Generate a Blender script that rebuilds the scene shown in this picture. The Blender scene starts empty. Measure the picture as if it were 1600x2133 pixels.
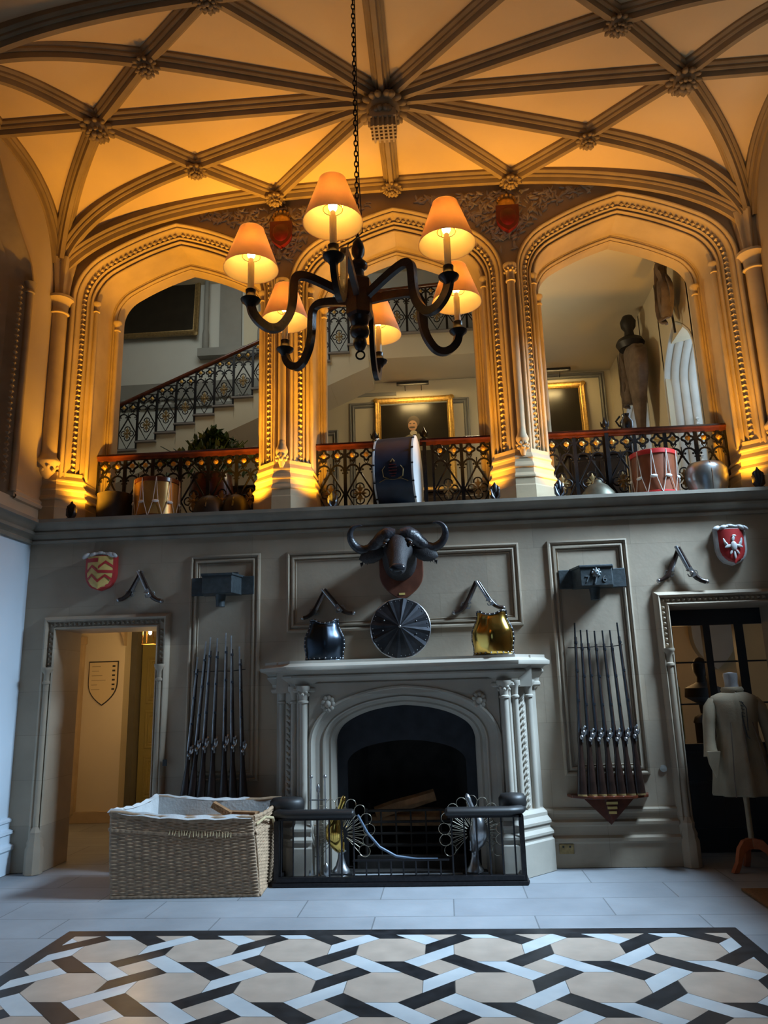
import bpy, bmesh, math, random
from math import sin, cos, pi, radians, sqrt, atan2, hypot
from mathutils import Vector, Matrix, noise
random.seed(7)
S = bpy.context.scene
COL = S.collection

# ------------------------------------------------------------------ camera
YAW, PITCH, ROLL, FPX = 0.0714, 0.2331, -0.02814, 1564.0
cam_d = bpy.data.cameras.new('camera'); cam = bpy.data.objects.new('camera', cam_d); COL.objects.link(cam)
_d = Vector((-sin(YAW)*cos(PITCH), cos(YAW)*cos(PITCH), sin(PITCH)))
_r = Vector((cos(YAW), sin(YAW), 0)); _u = _r.cross(_d)
_R = _r*cos(ROLL)+_u*sin(ROLL); _U = -_r*sin(ROLL)+_u*cos(ROLL)
M = Matrix((( _R.x, _U.x, -_d.x), (_R.y, _U.y, -_d.y), (_R.z, _U.z, -_d.z)))
cam.matrix_world = Matrix.Translation((0, 0, 1.6)) @ M.to_4x4()
cam_d.sensor_fit = 'VERTICAL'; cam_d.sensor_height = 32.0; cam_d.lens = FPX/2133*32.0
cam_d.clip_end = 100
S.camera = cam

# ------------------------------------------------------------------ world, exposure, lights
S.view_settings.view_transform = 'Standard'; S.view_settings.look = 'None'
S.view_settings.gamma = 1; S.view_settings.exposure = 0.12
w = bpy.data.worlds.new('world'); S.world = w; w.use_nodes = True
w.node_tree.nodes['Background'].inputs[0].default_value = (0.35, 0.55, 1.0, 1)
w.node_tree.nodes['Background'].inputs[1].default_value = 0.06

def light(name, kind, loc, energy, color, target=None, size=0.3, size_y=None, spot=None, blend=0.5, spread=None):
    l = bpy.data.lights.new(name, kind); l.energy = energy; l.color = color
    o = bpy.data.objects.new(name, l); COL.objects.link(o); o.location = loc
    if kind == 'AREA':
        l.size = size
        if size_y: l.shape = 'RECTANGLE'; l.size_y = size_y
        if spread: l.spread = spread
    else: l.shadow_soft_size = size
    if kind == 'SPOT': l.spot_size = spot; l.spot_blend = blend
    if target is not None:
        o.rotation_euler = (Vector(target)-Vector(loc)).to_track_quat('-Z', 'Y').to_euler()
    return o
BLUE = (0.40, 0.66, 1.0); AMB = (1.0, 0.44, 0.025); WARM = (1.0, 0.62, 0.25)
light('window_daylight_right', 'AREA', (6.2, 5.9, 8.0), 3900, (0.54, 0.77, 1.0), (0.0, 6.9, 1.5), 2.3, 2.7)
light('window_daylight_rear', 'AREA', (0.3, -4.3, 3.4), 10, BLUE, (-0.4, 4.0, 0.2), 3.0, 2.6)  # unseen fill added behind the camera to lift the room
light('gallery_window_daylight', 'AREA', (3.75, 8.75, 4.9), 13, (0.7, 0.87, 1.0), (1.0, 8.9, 4.4), 1.0, 1.6)
light('stairwell_daylight', 'AREA', (-3.2, 9.7, 8.55), 26, (0.86, 0.95, 0.9), (-3.0, 11.9, 5.6), 2.0, 1.2)
light('gallery_lantern', 'POINT', (0.6, 9.4, 5.3), 52, (1.0, 0.80, 0.46), size=0.2)  # added fill brightening the gallery; no fitting hangs here
light('passage_glow', 'POINT', (-3.7, 9.4, 2.1), 14, (1.0, 0.62, 0.24), size=0.1)
light('passage_glow_second', 'POINT', (-4.5, 9.0, 1.5), 7, (1.0, 0.58, 0.28), size=0.3)
light('case_room_glow', 'POINT', (2.7, 9.6, 1.9), 6, (1.0, 0.6, 0.25), size=0.3)

# ------------------------------------------------------------------ helpers
class MB:
    def __init__(s): s.v = []; s.f = []
    def add(s, vs, fs):
        n = len(s.v); s.v += [tuple(p) for p in vs]; s.f += [tuple(i+n for i in f) for f in fs]; return s
    def box(s, x0, x1, y0, y1, z0, z1, m=None):
        vs = [(x, y, z) for x in (x0, x1) for y in (y0, y1) for z in (z0, z1)]
        if m is not None: vs = [m @ Vector(p) for p in vs]
        return s.add(vs, [(0, 1, 3, 2), (4, 6, 7, 5), (0, 4, 5, 1), (2, 3, 7, 6), (0, 2, 6, 4), (1, 5, 7, 3)])
    def obox(s, c, size, m):
        a, b, d = [q/2 for q in size]; T = Matrix.Translation(c) @ m.to_4x4()
        return s.box(-a, a, -b, b, -d, d, T)
    def tube(s, pts, r, n=8, cap=True, closed=False, flat=1.0, up=None):
        pts = [Vector(p) for p in pts]; N = len(pts)
        rs = r if isinstance(r, (list, tuple)) else [r]*N
        vs = []; fs = []; prev = None
        for i, p in enumerate(pts):
            if closed: t = pts[(i+1) % N]-pts[i-1]
            else: t = pts[min(i+1, N-1)]-pts[max(i-1, 0)]
            if t.length < 1e-9: t = Vector((0, 0, 1))
            t.normalize()
            if prev is None:
                a = Vector(up) if up else (Vector((0, 0, 1)) if abs(t.z) < .9 else Vector((0, 1, 0)))
                u = a-t*a.dot(t); u.normalize()
            else:
                u = prev-t*prev.dot(t)
                if u.length < 1e-6: u = t.orthogonal()
                u.normalize()
            prev = u; q = t.cross(u)
            for k in range(n):
                a = 2*pi*k/n; vs.append(p+u*(cos(a)*rs[i]*flat)+q*(sin(a)*rs[i]))
        for i in range(N if closed else N-1):
            j = (i+1) % N
            for k in range(n):
                l = (k+1) % n; fs.append((i*n+k, i*n+l, j*n+l, j*n+k))
        if cap and not closed: fs.append(tuple(range(n-1, -1, -1))); fs.append(tuple((N-1)*n+k for k in range(n)))
        return s.add(vs, fs)
    def lathe(s, prof, c=(0, 0, 0), n=20, m=None, sx=1, sy=1, cap=True, a0=0.0):
        vs = []; fs = []; c = Vector(c)
        for (r, z) in prof:
            for k in range(n):
                a = 2*pi*k/n+a0; p = Vector((r*cos(a)*sx, r*sin(a)*sy, z))
                if m is not None: p = m @ p
                vs.append(p+c)
        N = len(prof)
        for i in range(N-1):
            for k in range(n):
                l = (k+1) % n; fs.append((i*n+k, i*n+l, (i+1)*n+l, (i+1)*n+k))
        if cap: fs.append(tuple(range(n-1, -1, -1))); fs.append(tuple((N-1)*n+k for k in range(n)))
        return s.add(vs, fs)
    def ball(s, c, r, n=10, k=6, m=None, sc=(1, 1, 1)):
        prof = [(max(1e-4, r*sin(pi*i/k)), -r*cos(pi*i/k)) for i in range(k+1)]
        vs = []; fs = []; c = Vector(c)
        for (q, z) in prof:
            for j in range(n):
                a = 2*pi*j/n; p = Vector((q*cos(a)*sc[0], q*sin(a)*sc[1], z*sc[2]))
                if m is not None: p = m @ p
                vs.append(p+c)
        for i in range(k):
            for j in range(n):
                l = (j+1) % n; fs.append((i*n+j, i*n+l, (i+1)*n+l, (i+1)*n+j))
        return s.add(vs, fs)
    def prism(s, poly, y0, y1, axis='y', m=None):
        n = len(poly)
        def P(a, b, t):
            return {'y': (a, t, b), 'z': (a, b, t), 'x': (t, a, b)}[axis]
        vs = [P(a, b, y0) for a, b in poly]+[P(a, b, y1) for a, b in poly]
        if m is not None: vs = [m @ Vector(p) for p in vs]
        fs = [tuple(range(n)), tuple(range(2*n-1, n-1, -1))]+[(i, i+n, (i+1) % n+n, (i+1) % n) for i in range(n)]
        return s.add(vs, fs)
    def grid(s, rows, close=False):
        n = len(rows[0]); vs = [p for r in rows for p in r]; fs = []
        for i in range(len(rows)-1):
            for k in range(n if close else n-1):
                l = (k+1) % n; fs.append((i*n+k, i*n+l, (i+1)*n+l, (i+1)*n+k))
        return s.add(vs, fs)
    def tf(s, m): s.v = [tuple(m @ Vector(p)) for p in s.v]; return s
    def build(s, name, mat, parent=None, smooth=None, loc=None, bevel=0, sub=0):
        me = bpy.data.meshes.new(name); me.from_pydata(s.v, [], s.f)
        bm = bmesh.new(); bm.from_mesh(me); bmesh.ops.recalc_face_normals(bm, faces=bm.faces); bm.to_mesh(me); bm.free()
        if loc is not None: me.transform(Matrix.Translation(-Vector(loc)))
        me.materials.append(mat)
        if smooth is not None:
            for p in me.polygons: p.use_smooth = True
            me.set_sharp_from_angle(angle=radians(smooth))
        o = bpy.data.objects.new(name, me); COL.objects.link(o)
        if parent: o.parent = parent
        if loc is not None: o.location = loc
        if bevel:
            b = o.modifiers.new('bevel', 'BEVEL'); b.width = bevel; b.segments = 2; b.limit_method = 'ANGLE'
        if sub:
            b = o.modifiers.new('sub', 'SUBSURF'); b.levels = sub; b.render_levels = sub
        return o

def loose(mb):
    par = list(range(len(mb.v)))
    def find(i):
        while par[i] != i: par[i] = par[par[i]]; i = par[i]
        return i
    for f in mb.f:
        a = find(f[0])
        for k in f[1:]:
            b = find(k)
            if a != b: par[b] = a
    groups = {}
    for f in mb.f: groups.setdefault(find(f[0]), []).append(f)
    out = []
    for fs in groups.values():
        idx = {}; q = MB()
        for f in fs:
            for i in f:
                if i not in idx: idx[i] = len(q.v); q.v.append(mb.v[i])
            q.f.append(tuple(idx[i] for i in f))
        out.append(q)
    return out
def build_each(mb, name, m, parent=None, smooth=None, **k):
    return [q.build(name, m, parent, smooth, **k) for q in loose(mb)]

def tag(o, label=None, cat=None, group=None, kind=None):
    if label: o['label'] = label
    if cat: o['category'] = cat
    if group: o['group'] = group
    if kind: o['kind'] = kind
    return o
def thing(name, loc, label, cat, group=None, rz=0):
    o = bpy.data.objects.new(name, None); COL.objects.link(o); o.location = loc; o.rotation_euler = (0, 0, rz)
    o.empty_display_size = 0.1
    return tag(o, label, cat, group)
def struct(mb, name, m, smooth=None, **k):
    o = mb.build(name, m, smooth=smooth, **k); o['kind'] = 'structure'; return o
def dup(root, loc=None, rot=None, label=None, group=None, parent=None):
    c = root.copy(); COL.objects.link(c)
    if parent: c.parent = parent
    if loc is not None: c.location = loc
    if rot is not None: c.rotation_euler = rot
    if label: c['label'] = label
    if group: c['group'] = group
    for ch in list(root.children): dup(ch, parent=c)
    return c
_tn = [0]
def trim(mb, m, smooth=None):
    _tn[0] += 1; return struct(mb, 'trim_%d' % _tn[0], m, smooth)

# ------------------------------------------------------------------ materials
def mat(name, col, rough=.6, metal=0., nscale=0, amt=.15, bump=0, bscale=None, col2=None, spec=.5, detail=6, emit=None, trans=0):
    m = bpy.data.materials.new(name); m.use_nodes = True; nt = m.node_tree; b = nt.nodes['Principled BSDF']
    b.inputs['Base Color'].default_value = (*col, 1); b.inputs['Roughness'].default_value = rough; b.inputs['Metallic'].default_value = metal
    b.inputs['Specular IOR Level'].default_value = spec
    tc = nt.nodes.new('ShaderNodeTexCoord')
    if nscale:
        n = nt.nodes.new('ShaderNodeTexNoise'); n.inputs['Scale'].default_value = nscale; n.inputs['Detail'].default_value = detail
        nt.links.new(tc.outputs['Object'], n.inputs['Vector'])
        r = nt.nodes.new('ShaderNodeValToRGB'); r.color_ramp.elements[0].position = .3; r.color_ramp.elements[1].position = .7
        c2 = col2 if col2 else tuple(min(1, c*(1+amt)) for c in col); c1 = col if col2 else tuple(c*(1-amt) for c in col)
        r.color_ramp.elements[0].color = (*c1, 1); r.color_ramp.elements[1].color = (*c2, 1)
        nt.links.new(n.outputs['Fac'], r.inputs[0]); nt.links.new(r.outputs[0], b.inputs['Base Color'])
    if bump:
        n2 = nt.nodes.new('ShaderNodeTexNoise'); n2.inputs['Scale'].default_value = bscale or (nscale*4 or 30); n2.inputs['Detail'].default_value = 5
        nt.links.new(tc.outputs['Object'], n2.inputs['Vector'])
        bp = nt.nodes.new('ShaderNodeBump'); bp.inputs['Strength'].default_value = bump; bp.inputs['Distance'].default_value = .01
        nt.links.new(n2.outputs['Fac'], bp.inputs['Height']); nt.links.new(bp.outputs[0], b.inputs['Normal'])
    if emit: b.inputs['Emission Color'].default_value = (*emit[0], 1); b.inputs['Emission Strength'].default_value = emit[1]
    if trans: b.inputs['Transmission Weight'].default_value = trans
    return m
def ashlar(name, col, bw=.75, bh=.36, ax='xz', mortar=.004, dark=.55, amt=.12):
    """dressed stone blocks with thin joints, object coordinates"""
    m = mat(name, col, .72, nscale=2.2, amt=amt); nt = m.node_tree; b = nt.nodes['Principled BSDF']
    tc = nt.nodes.new('ShaderNodeTexCoord'); sp = nt.nodes.new('ShaderNodeSeparateXYZ'); cb = nt.nodes.new('ShaderNodeCombineXYZ')
    nt.links.new(tc.outputs['Object'], sp.inputs[0])
    nt.links.new(sp.outputs['XYZ'.index(ax[0].upper())], cb.inputs[0]); nt.links.new(sp.outputs['XYZ'.index(ax[1].upper())], cb.inputs[1])
    br = nt.nodes.new('ShaderNodeTexBrick'); nt.links.new(cb.outputs[0], br.inputs['Vector'])
    br.inputs['Scale'].default_value = 1; br.inputs['Mortar Size'].default_value = mortar; br.inputs['Mortar Smooth'].default_value = .4
    br.inputs['Brick Width'].default_value = bw; br.inputs['Row Height'].default_value = bh
    br.inputs['Color1'].default_value = (1, 1, 1, 1); br.inputs['Color2'].default_value = (.84, .85, .87, 1); br.inputs['Mortar'].default_value = (dark,)*3+(1,)
    mx = nt.nodes.new('ShaderNodeMix'); mx.data_type = 'RGBA'; mx.blend_type = 'MULTIPLY'; mx.inputs[0].default_value = 1
    src = b.inputs['Base Color'].links[0].from_socket
    nt.links.new(src, mx.inputs[6]); nt.links.new(br.outputs['Color'], mx.inputs[7]); nt.links.new(mx.outputs[2], b.inputs['Base Color'])
    n2 = nt.nodes.new('ShaderNodeTexNoise'); n2.inputs['Scale'].default_value = 22; nt.links.new(tc.outputs['Object'], n2.inputs['Vector'])
    bp = nt.nodes.new('ShaderNodeBump'); bp.inputs['Strength'].default_value = .12; bp.inputs['Distance'].default_value = .01
    nt.links.new(n2.outputs['Fac'], bp.inputs['Height']); nt.links.new(bp.outputs[0], b.inputs['Normal'])
    return m
STONE_C = (.40, .345, .265)
M_WALL = ashlar('wall_ashlar', (.38, .30, .215), .95, .42, mortar=.0025, dark=.7)
M_STONE = mat('dressed_stone', (.44, .34, .21), .7, nscale=3, amt=.12, bump=.1, bscale=30)
M_RIB = mat('vault_rib_stone', (.27, .20, .12), .75, nscale=4, amt=.14, bump=.15, bscale=40)
M_FIRE = mat('chimneypiece_stone', (.37, .33, .275), .55, nscale=3, amt=.1, bump=.08, bscale=25)
M_PLASTER = mat('vault_plaster', (.62, .48, .30), .85, nscale=1.2, amt=.07, bump=.08, bscale=12)
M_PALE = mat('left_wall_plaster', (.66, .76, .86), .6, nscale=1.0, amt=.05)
M_UPPER = mat('upper_wall_plaster', (.50, .42, .30), .8, nscale=1.3, amt=.08)
M_CORN = mat('cornice_stone', (.24, .205, .16), .6, nscale=5, amt=.15, bump=.1, bscale=30)
M_FOL = mat('carved_foliage_stone', (.50, .41, .28), .75, nscale=8, amt=.2)
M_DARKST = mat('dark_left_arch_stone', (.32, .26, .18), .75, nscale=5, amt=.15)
M_CREAM = mat('gallery_cream_wall', (.60, .54, .40), .8, nscale=1.2, amt=.05)
M_WHITEW = mat('stairwell_white_wall', (.62, .62, .57), .8, nscale=1.2, amt=.05)
M_GREYM = mat('grey_moulding', (.26, .255, .23), .7, nscale=3, amt=.1)
M_TREAD = mat('stair_tread_stone', (.22, .20, .19), .6, nscale=4, amt=.1)
M_FLOOR = ashlar('floor_flagstone', (.26, .27, .285), 1.15, .46, 'xy', .006, .5)
M_TILE = mat('beige_marble_tile', (.46, .37, .30), .3, nscale=6, amt=.12, detail=10)
M_BLACKM = mat('black_marble_tile', (.018, .018, .02), .36, nscale=10, amt=.5)
M_WHITEM = mat('white_marble_tile', (.60, .63, .64), .3, nscale=4, col2=(.45, .49, .52), detail=12)
M_IRON = mat('black_iron', (.022, .02, .022), .38, .6, nscale=40, amt=.3)
M_WIRON = mat('chandelier_dark_wood_iron', (.028, .02, .018), .32, .1, nscale=18, amt=.4, bump=.2, bscale=60)
M_GOLD = mat('gilt_metal', (.62, .37, .09), .4, .7, nscale=30, amt=.25, bump=.3, bscale=80)
M_DGOLD = mat('dull_gilt', (.30, .20, .08), .5, .5, nscale=30, amt=.3)
M_MAHOG = mat('mahogany', (.10, .025, .012), .22, nscale=9, amt=.4, spec=.6)
M_STEEL = mat('gun_steel', (.38, .38, .39), .3, .9, nscale=25, amt=.2)
M_DSTEEL = mat('dark_steel', (.09, .10, .12), .25, .9, nscale=15, amt=.3)
M_GUNWOOD = mat('gun_stock_walnut', (.022, .011, .008), .3, nscale=14, amt=.4)
M_BRASS = mat('polished_brass', (.78, .50, .12), .15, 1.0)
M_LEAD = mat('lead_hopper', (.05, .062, .068), .5, .3, nscale=16, amt=.25, bump=.2, bscale=40)
M_LEADL = mat('worn_lead_relief', (.16, .18, .19), .45, .4, nscale=16, amt=.25)  # lighter lead stands in for side light catching the relief
M_FURBLK = mat('buffalo_hide', (.018, .016, .018), .6, nscale=40, amt=.4, bump=.5, bscale=120)
M_HORN = mat('buffalo_horn', (.03, .03, .036), .3, nscale=18, amt=.4, bump=.6, bscale=45)
M_PLAQ = mat('plaque_wood', (.11, .035, .018), .35, nscale=10, amt=.3)
M_RED = mat('heraldic_red', (.42, .03, .03), .4, nscale=12, amt=.12)
M_YEL = mat('heraldic_yellow', (.60, .42, .13), .45, nscale=12, amt=.12)
M_SILV = mat('mantling_grey', (.50, .50, .50), .4, nscale=12, amt=.2)
M_WICK = mat('wicker_willow', (.36, .24, .15), .55, nscale=25, amt=.25)
M_LINEN = mat('linen_lining', (.55, .56, .56), .9, nscale=10, amt=.08, bump=.3, bscale=40)
M_ROPE = mat('rope', (.42, .32, .18), .9, nscale=60, amt=.2)
M_COAT = mat('buff_coat_leather', (.27, .215, .14), .8, nscale=6, amt=.15, bump=.15, bscale=50)
M_PEG = mat('orange_beech_stand', (.36, .10, .035), .5, nscale=14, amt=.2)
M_POLE = mat('stand_pole_wood', (.30, .22, .13), .5, nscale=14, amt=.2)
M_HEADF = mat('mannequin_neck', (.30, .29, .29), .3, nscale=8, amt=.2)
M_FIREB = mat('sooty_firebrick', (.022, .018, .016), .9, nscale=6, amt=.5, bump=.5, bscale=14)
M_SLATE = mat('register_plate_iron', (.02, .022, .028), .5, .4, nscale=10, amt=.3)
M_LOG = mat('split_log', (.26, .13, .055), .8, nscale=12, amt=.3, bump=.4, bscale=50)
M_LEAF = mat('plant_leaf', (.035, .085, .022), .5, nscale=10, amt=.4)
M_SHELL = mat('shade_fabric_dummy', (.8, .6, .4))
M_WAX = mat('candle_tube_cream', (.72, .60, .38), .5)
M_GLASSD = mat('case_dark_paint', (.02, .026, .036), .35)
M_CANVAS = mat('portrait_canvas_dark', (.018, .014, .009), .3, nscale=5, amt=.3)
M_SKIN = mat('portrait_skin_paint', (.36, .19, .10), .5)
M_HAIR = mat('portrait_hair_paint', (.06, .035, .02), .5)
M_SUIT = mat('portrait_suit_paint', (.16, .135, .08), .5)
M_COLLAR = mat('portrait_collar_paint', (.42, .36, .26), .5)
M_DRUMG = mat('gold_drum_shell', (.42, .24, .07), .3, .5, nscale=6, amt=.2)
M_DRUMB = mat('brown_drum_shell', (.20, .06, .028), .35, nscale=6, amt=.2)
M_DRUMBLUE = mat('navy_drum_shell', (.016, .028, .055), .4, nscale=6, amt=.3)
M_DRUMRED = mat('red_drum_hoop', (.50, .03, .03), .35)
M_SKINW = mat('drumhead_white', (.70, .72, .72), .5)
M_ROPEW = mat('drum_cord_white', (.62, .58, .52), .7)
M_BLKL = mat('black_leather', (.012, .011, .011), .5)
M_CLOTHD = mat('faded_banner_cloth', (.12, .09, .07), .9, nscale=8, amt=.3, bump=.4, bscale=20)
M_YDOOR = mat('yellow_painted_door', (.48, .42, .16), .6)
M_GLASS = mat('lantern_glass', (.9, .9, .9), .05, trans=1.0)
M_MATC = mat('coir_mat', (.17, .085, .03), .95, nscale=60, amt=.3, bump=.6, bscale=150)  # brown mat colour also carries the shade of the floor corner
M_SIGNLN = mat('sign_black_line', (.02, .02, .02), .6)
M_SIGNBG = mat('sign_cream_panel', (.60, .50, .30), .6)
# lamp shade: translucent fabric
def shade_mat():
    m = bpy.data.materials.new('lampshade_fabric'); m.use_nodes = True; nt = m.node_tree; nt.nodes.clear()
    out = nt.nodes.new('ShaderNodeOutputMaterial'); d = nt.nodes.new('ShaderNodeBsdfDiffuse'); t = nt.nodes.new('ShaderNodeBsdfTranslucent'); mx = nt.nodes.new('ShaderNodeMixShader')
    n = nt.nodes.new('ShaderNodeTexNoise'); n.inputs['Scale'].default_value = 60; r = nt.nodes.new('ShaderNodeValToRGB')
    r.color_ramp.elements[0].color = (.70, .48, .36, 1); r.color_ramp.elements[1].color = (.80, .56, .43, 1)
    tc = nt.nodes.new('ShaderNodeTexCoord'); nt.links.new(tc.outputs['Object'], n.inputs['Vector']); nt.links.new(n.outputs['Fac'], r.inputs[0])
    nt.links.new(r.outputs[0], d.inputs[0]); t.inputs[0].default_value = (.95, .55, .28, 1)
    mx.inputs[0].default_value = .42
    nt.links.new(d.outputs[0], mx.inputs[1]); nt.links.new(t.outputs[0], mx.inputs[2]); nt.links.new(mx.outputs[0], out.inputs[0])
    return m
M_SHADE = shade_mat()
M_LINING = M_SHADE.copy(); M_LINING.name = 'lampshade_lining_yellow'
for n_ in M_LINING.node_tree.nodes:
    if n_.type == 'VALTORGB': n_.color_ramp.elements[0].color = (.86, .70, .30, 1); n_.color_ramp.elements[1].color = (.90, .76, .36, 1)
    if n_.type == 'BSDF_TRANSLUCENT': n_.inputs[0].default_value = (.95, .75, .4, 1)
    if n_.type == 'MIX_SHADER': n_.inputs[0].default_value = .60
M_BULB = mat('lit_bulb', (1, .8, .5), emit=((1, .75, .38), 30))

# ------------------------------------------------------------------ constants of the room
X0 = -0.34; YW = 7.46; XL = -4.27; XR = 3.53; ZL = 3.43

# ================================================================== SETTING
# floor
fl = MB(); fl.box(-6.6, 5.6, -4.0, 12.4, -.12, -.004)
struct(fl, 'floor', M_FLOOR)
# marble mosaic carpet inlaid in the floor
P_ = .611; A_ = .216; H_ = .0895; C_ = A_-H_; GX, GY = .815, 4.64
bx0, bx1, by1, by0 = -2.72, 1.86, 5.66, 1.35
fx0, fx1, fy1, fy0 = bx0+.10, bx1-.10, by1-.115, by0+.1
def clip(poly, x0, x1, y0, y1):
    def cl(p, ins, inter):
        out = []
        for i in range(len(p)):
            a, b = p[i-1], p[i]
            if ins(b):
                if not ins(a): out.append(inter(a, b))
                out.append(b)
            elif ins(a): out.append(inter(a, b))
        return out
    def ix(c): return lambda a, b: (c, a[1]+(b[1]-a[1])*(c-a[0])/(b[0]-a[0]))
    def iy(c): return lambda a, b: (a[0]+(b[0]-a[0])*(c-a[1])/(b[1]-a[1]), c)
    for ins, it in ((lambda q: q[0] >= x0, ix(x0)), (lambda q: q[0] <= x1, ix(x1)), (lambda q: q[1] >= y0, iy(y0)), (lambda q: q[1] <= y1, iy(y1))):
        if not poly: return []
        poly = cl(poly, ins, it)
    return poly
oc, bk, wh = MB(), MB(), MB()
def put(mb, poly, cx, cy, sh=.0015):
    g = [(cx+a, cy+b) for a, b in poly]
    mx_, my_ = sum(p[0] for p in g)/len(g), sum(p[1] for p in g)/len(g)
    g = [(mx_+(a-mx_)*(1-sh*8), my_+(b-my_)*(1-sh*8)) for a, b in g]
    g = clip(g, fx0, fx1, fy0, fy1)
    if len(g) > 2: mb.add([(a, b, .002) for a, b in g], [tuple(range(len(g)))])
octo = [(A_, H_), (H_, A_), (-H_, A_), (-A_, H_), (-A_, -H_), (-H_, -A_), (H_, -A_), (A_, -H_)]
sq = [(C_, 0), (0, C_), (-C_, 0), (0, -C_)]
wv = [(-P_/2, P_/2+C_), (-A_, P_-H_), (H_, A_), (-H_, A_)]
bv = [(P_/2, P_/2-C_), (A_, H_), (-H_, P_-A_), (H_, P_-A_)]
bh = [(A_, H_), (P_/2+C_, P_/2), (P_-H_, A_), (A_, -H_)]
wh_ = [(P_-A_, -H_), (P_/2-C_, -P_/2), (H_, -A_), (P_-A_, H_)]
bv = [(P_/2, P_/2-C_), (A_, H_), (-H_, P_-A_), (H_, P_-A_)]
for i in range(-7, 4):
    for j in range(-7, 3):
        cx, cy = GX+i*P_, GY+j*P_
        put(oc, octo, cx, cy); put(oc, sq, cx+P_/2, cy+P_/2)
        e = (i+j) % 2 == 0
        put(wh if e else bk, wv, cx, cy); put(bk if e else wh, bv, cx, cy)
        put(wh if e else bk, bh, cx, cy); put(bk if e else wh, wh_, cx, cy)
struct(oc, 'floor_beige_tiles', M_TILE); struct(bk, 'floor_black_tiles', M_BLACKM); struct(wh, 'floor_white_tiles', M_WHITEM)
gr = MB(); gr.add([(bx0+.05, by0+.05, .0008), (bx1-.05, by0+.05, .0008), (bx1-.05, by1-.05, .0008), (bx0+.05, by1-.05, .0008)], [(0, 1, 2, 3)])
struct(gr, 'floor_grout', mat('floor_grout', (.15, .13, .11), .7))
bd = MB()
for (a, b, c, d) in ((bx0, bx1, fy1, by1), (bx0, fx0, by0, fy1), (fx1, bx1, by0, fy1), (fx0, fx1, by0, fy0)):
    bd.add([(a, c, .0025), (b, c, .0025), (b, d, .0025), (a, d, .0025)], [(0, 1, 2, 3)])
struct(bd, 'floor_black_border', M_BLACKM)

# lower back wall with door openings and hearth opening
bw = MB()
DL0, DL1, DLZ = -3.91, -2.86, 2.29
DR0, DR1, DRZ = 2.19, 3.25, 2.32
YB = 7.98
for (a, b, c, d) in ((XL-.1, DL0, 0, 3.22), (DL0, DL1, DLZ, 3.22), (DL1, -1.2, 0, 3.22), (-1.2, .46, 1.62, 3.22), (.46, DR0, 0, 3.22), (DR0, DR1, DRZ, 3.22), (DR1, 3.75, 0, 3.22)):
    bw.box(a, b, YW, YB, c, d)
struct(bw, 'wall_back', M_WALL)
# side walls
lw = MB(); lw.box(XL-.3, XL, -4.0, YW+.0, 0, 3.2); struct(lw, 'wall_left', M_PALE)
lu = MB()   # upper left wall with a pointed window arch recess
rw = MB()
for (a, b, c, d) in ((-4, 5.2, 0, 8), (6.98, YW+.4, 0, 8), (5.1, 6.98, 0, 3.5), (5.1, 6.98, 6.1, 8)): rw.box(XR, XR+.3, a, b, c, d)
struct(rw, 'wall_right', mat('right_wall_stone', (.30, .235, .16), .8, nscale=1.3, amt=.08))  # hidden wall coloured darker to reduce bounced daylight
rb = MB()
for (a, b, c, d) in ((XL-.3, -1.3, 0, 8), (1.9, XR+.3, 0, 8), (-1.3, 1.9, 0, 1.8), (-1.3, 1.9, 4.6, 8)): rb.box(a, b, -4.1, -3.8, c, d)
struct(rb, 'wall_rear', mat('rear_oak_panelling', (.06, .04, .025), .5, nscale=5, amt=.2))  # unseen wall given a dark colour to cut bounced light

# cornice / ledge : swept profile with mitres along left, back, right wall
def sweep_xy(path, prof):
    """path of (x,y) with inward normal on the right-hand side; prof list of (offset inward, z)"""
    rows = []
    N = len(path)
    for i, (x, y) in enumerate(path):
        p = Vector((x, y))
        if i == 0: d0 = d1 = (Vector(path[1])-p).normalized()
        elif i == N-1: d0 = d1 = (p-Vector(path[i-1])).normalized()
        else: d0 = (p-Vector(path[i-1])).normalized(); d1 = (Vector(path[i+1])-p).normalized()
        n0 = Vector((d0.y, -d0.x)); n1 = Vector((d1.y, -d1.x)); n = (n0+n1).normalized(); k = 1/max(.3, n.dot(n0))
        rows.append([(x+n.x*o*k, y+n.y*o*k, z) for o, z in prof])
    return MB().grid(rows)
path = [(XL, -3.8), (XL, YW), (XR, YW), (XR, -3.8)]
prof = [(-.02, 3.19), (.035, 3.19), (.045, 3.215), (.03, 3.235), (.05, 3.26), (.085, 3.275), (.09, 3.30), (.075, 3.315), (.10, 3.345), (.125, 3.38), (.15, 3.39), (.15, 3.425), (.13, ZL), (-.4, ZL)]
o = sweep_xy(path, prof); trim(o, M_CORN, 40)
ld = MB(); ld.box(XL-.1, XR+.3, YW-.02, 8.3, 3.2, ZL-.005); struct(ld, 'floor_gallery_ledge', M_CORN)
gf = MB(); gf.box(-6.3, 4.0, 8.3, 12.4, 3.2, ZL-.005); struct(gf, 'floor_gallery', M_MAHOG)
# plinth courses of the back wall
pl = [(0, .5), (.012, .5), (.03, .485), (.03, .465), (.015, .45), (.015, .40), (.05, .385), (.05, .36), (.03, .345), (.03, .27), (.06, .25), (.06, .22), (.045, .20), (.045, 0), (0, 0)]
for a, b in ((.86, DR0-.13), (DL1+.13, -1.62)):
    m_ = MB(); rows = [[(x, YW-o, z) for o, z in pl] for x in (a, b)]; m_.grid(rows)
    for x in (a, b): m_.add([(x, YW-o, z) for o, z in pl], [tuple(range(len(pl)))])
    struct(m_, 'baseboard_back', M_WALL, 30)
m_ = MB(); rows = [[(XL+o*1.3, y, z) for o, z in pl] for y in (-3.8, YW)]; m_.grid(rows); struct(m_, 'baseboard_left', M_PALE, 30)

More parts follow.
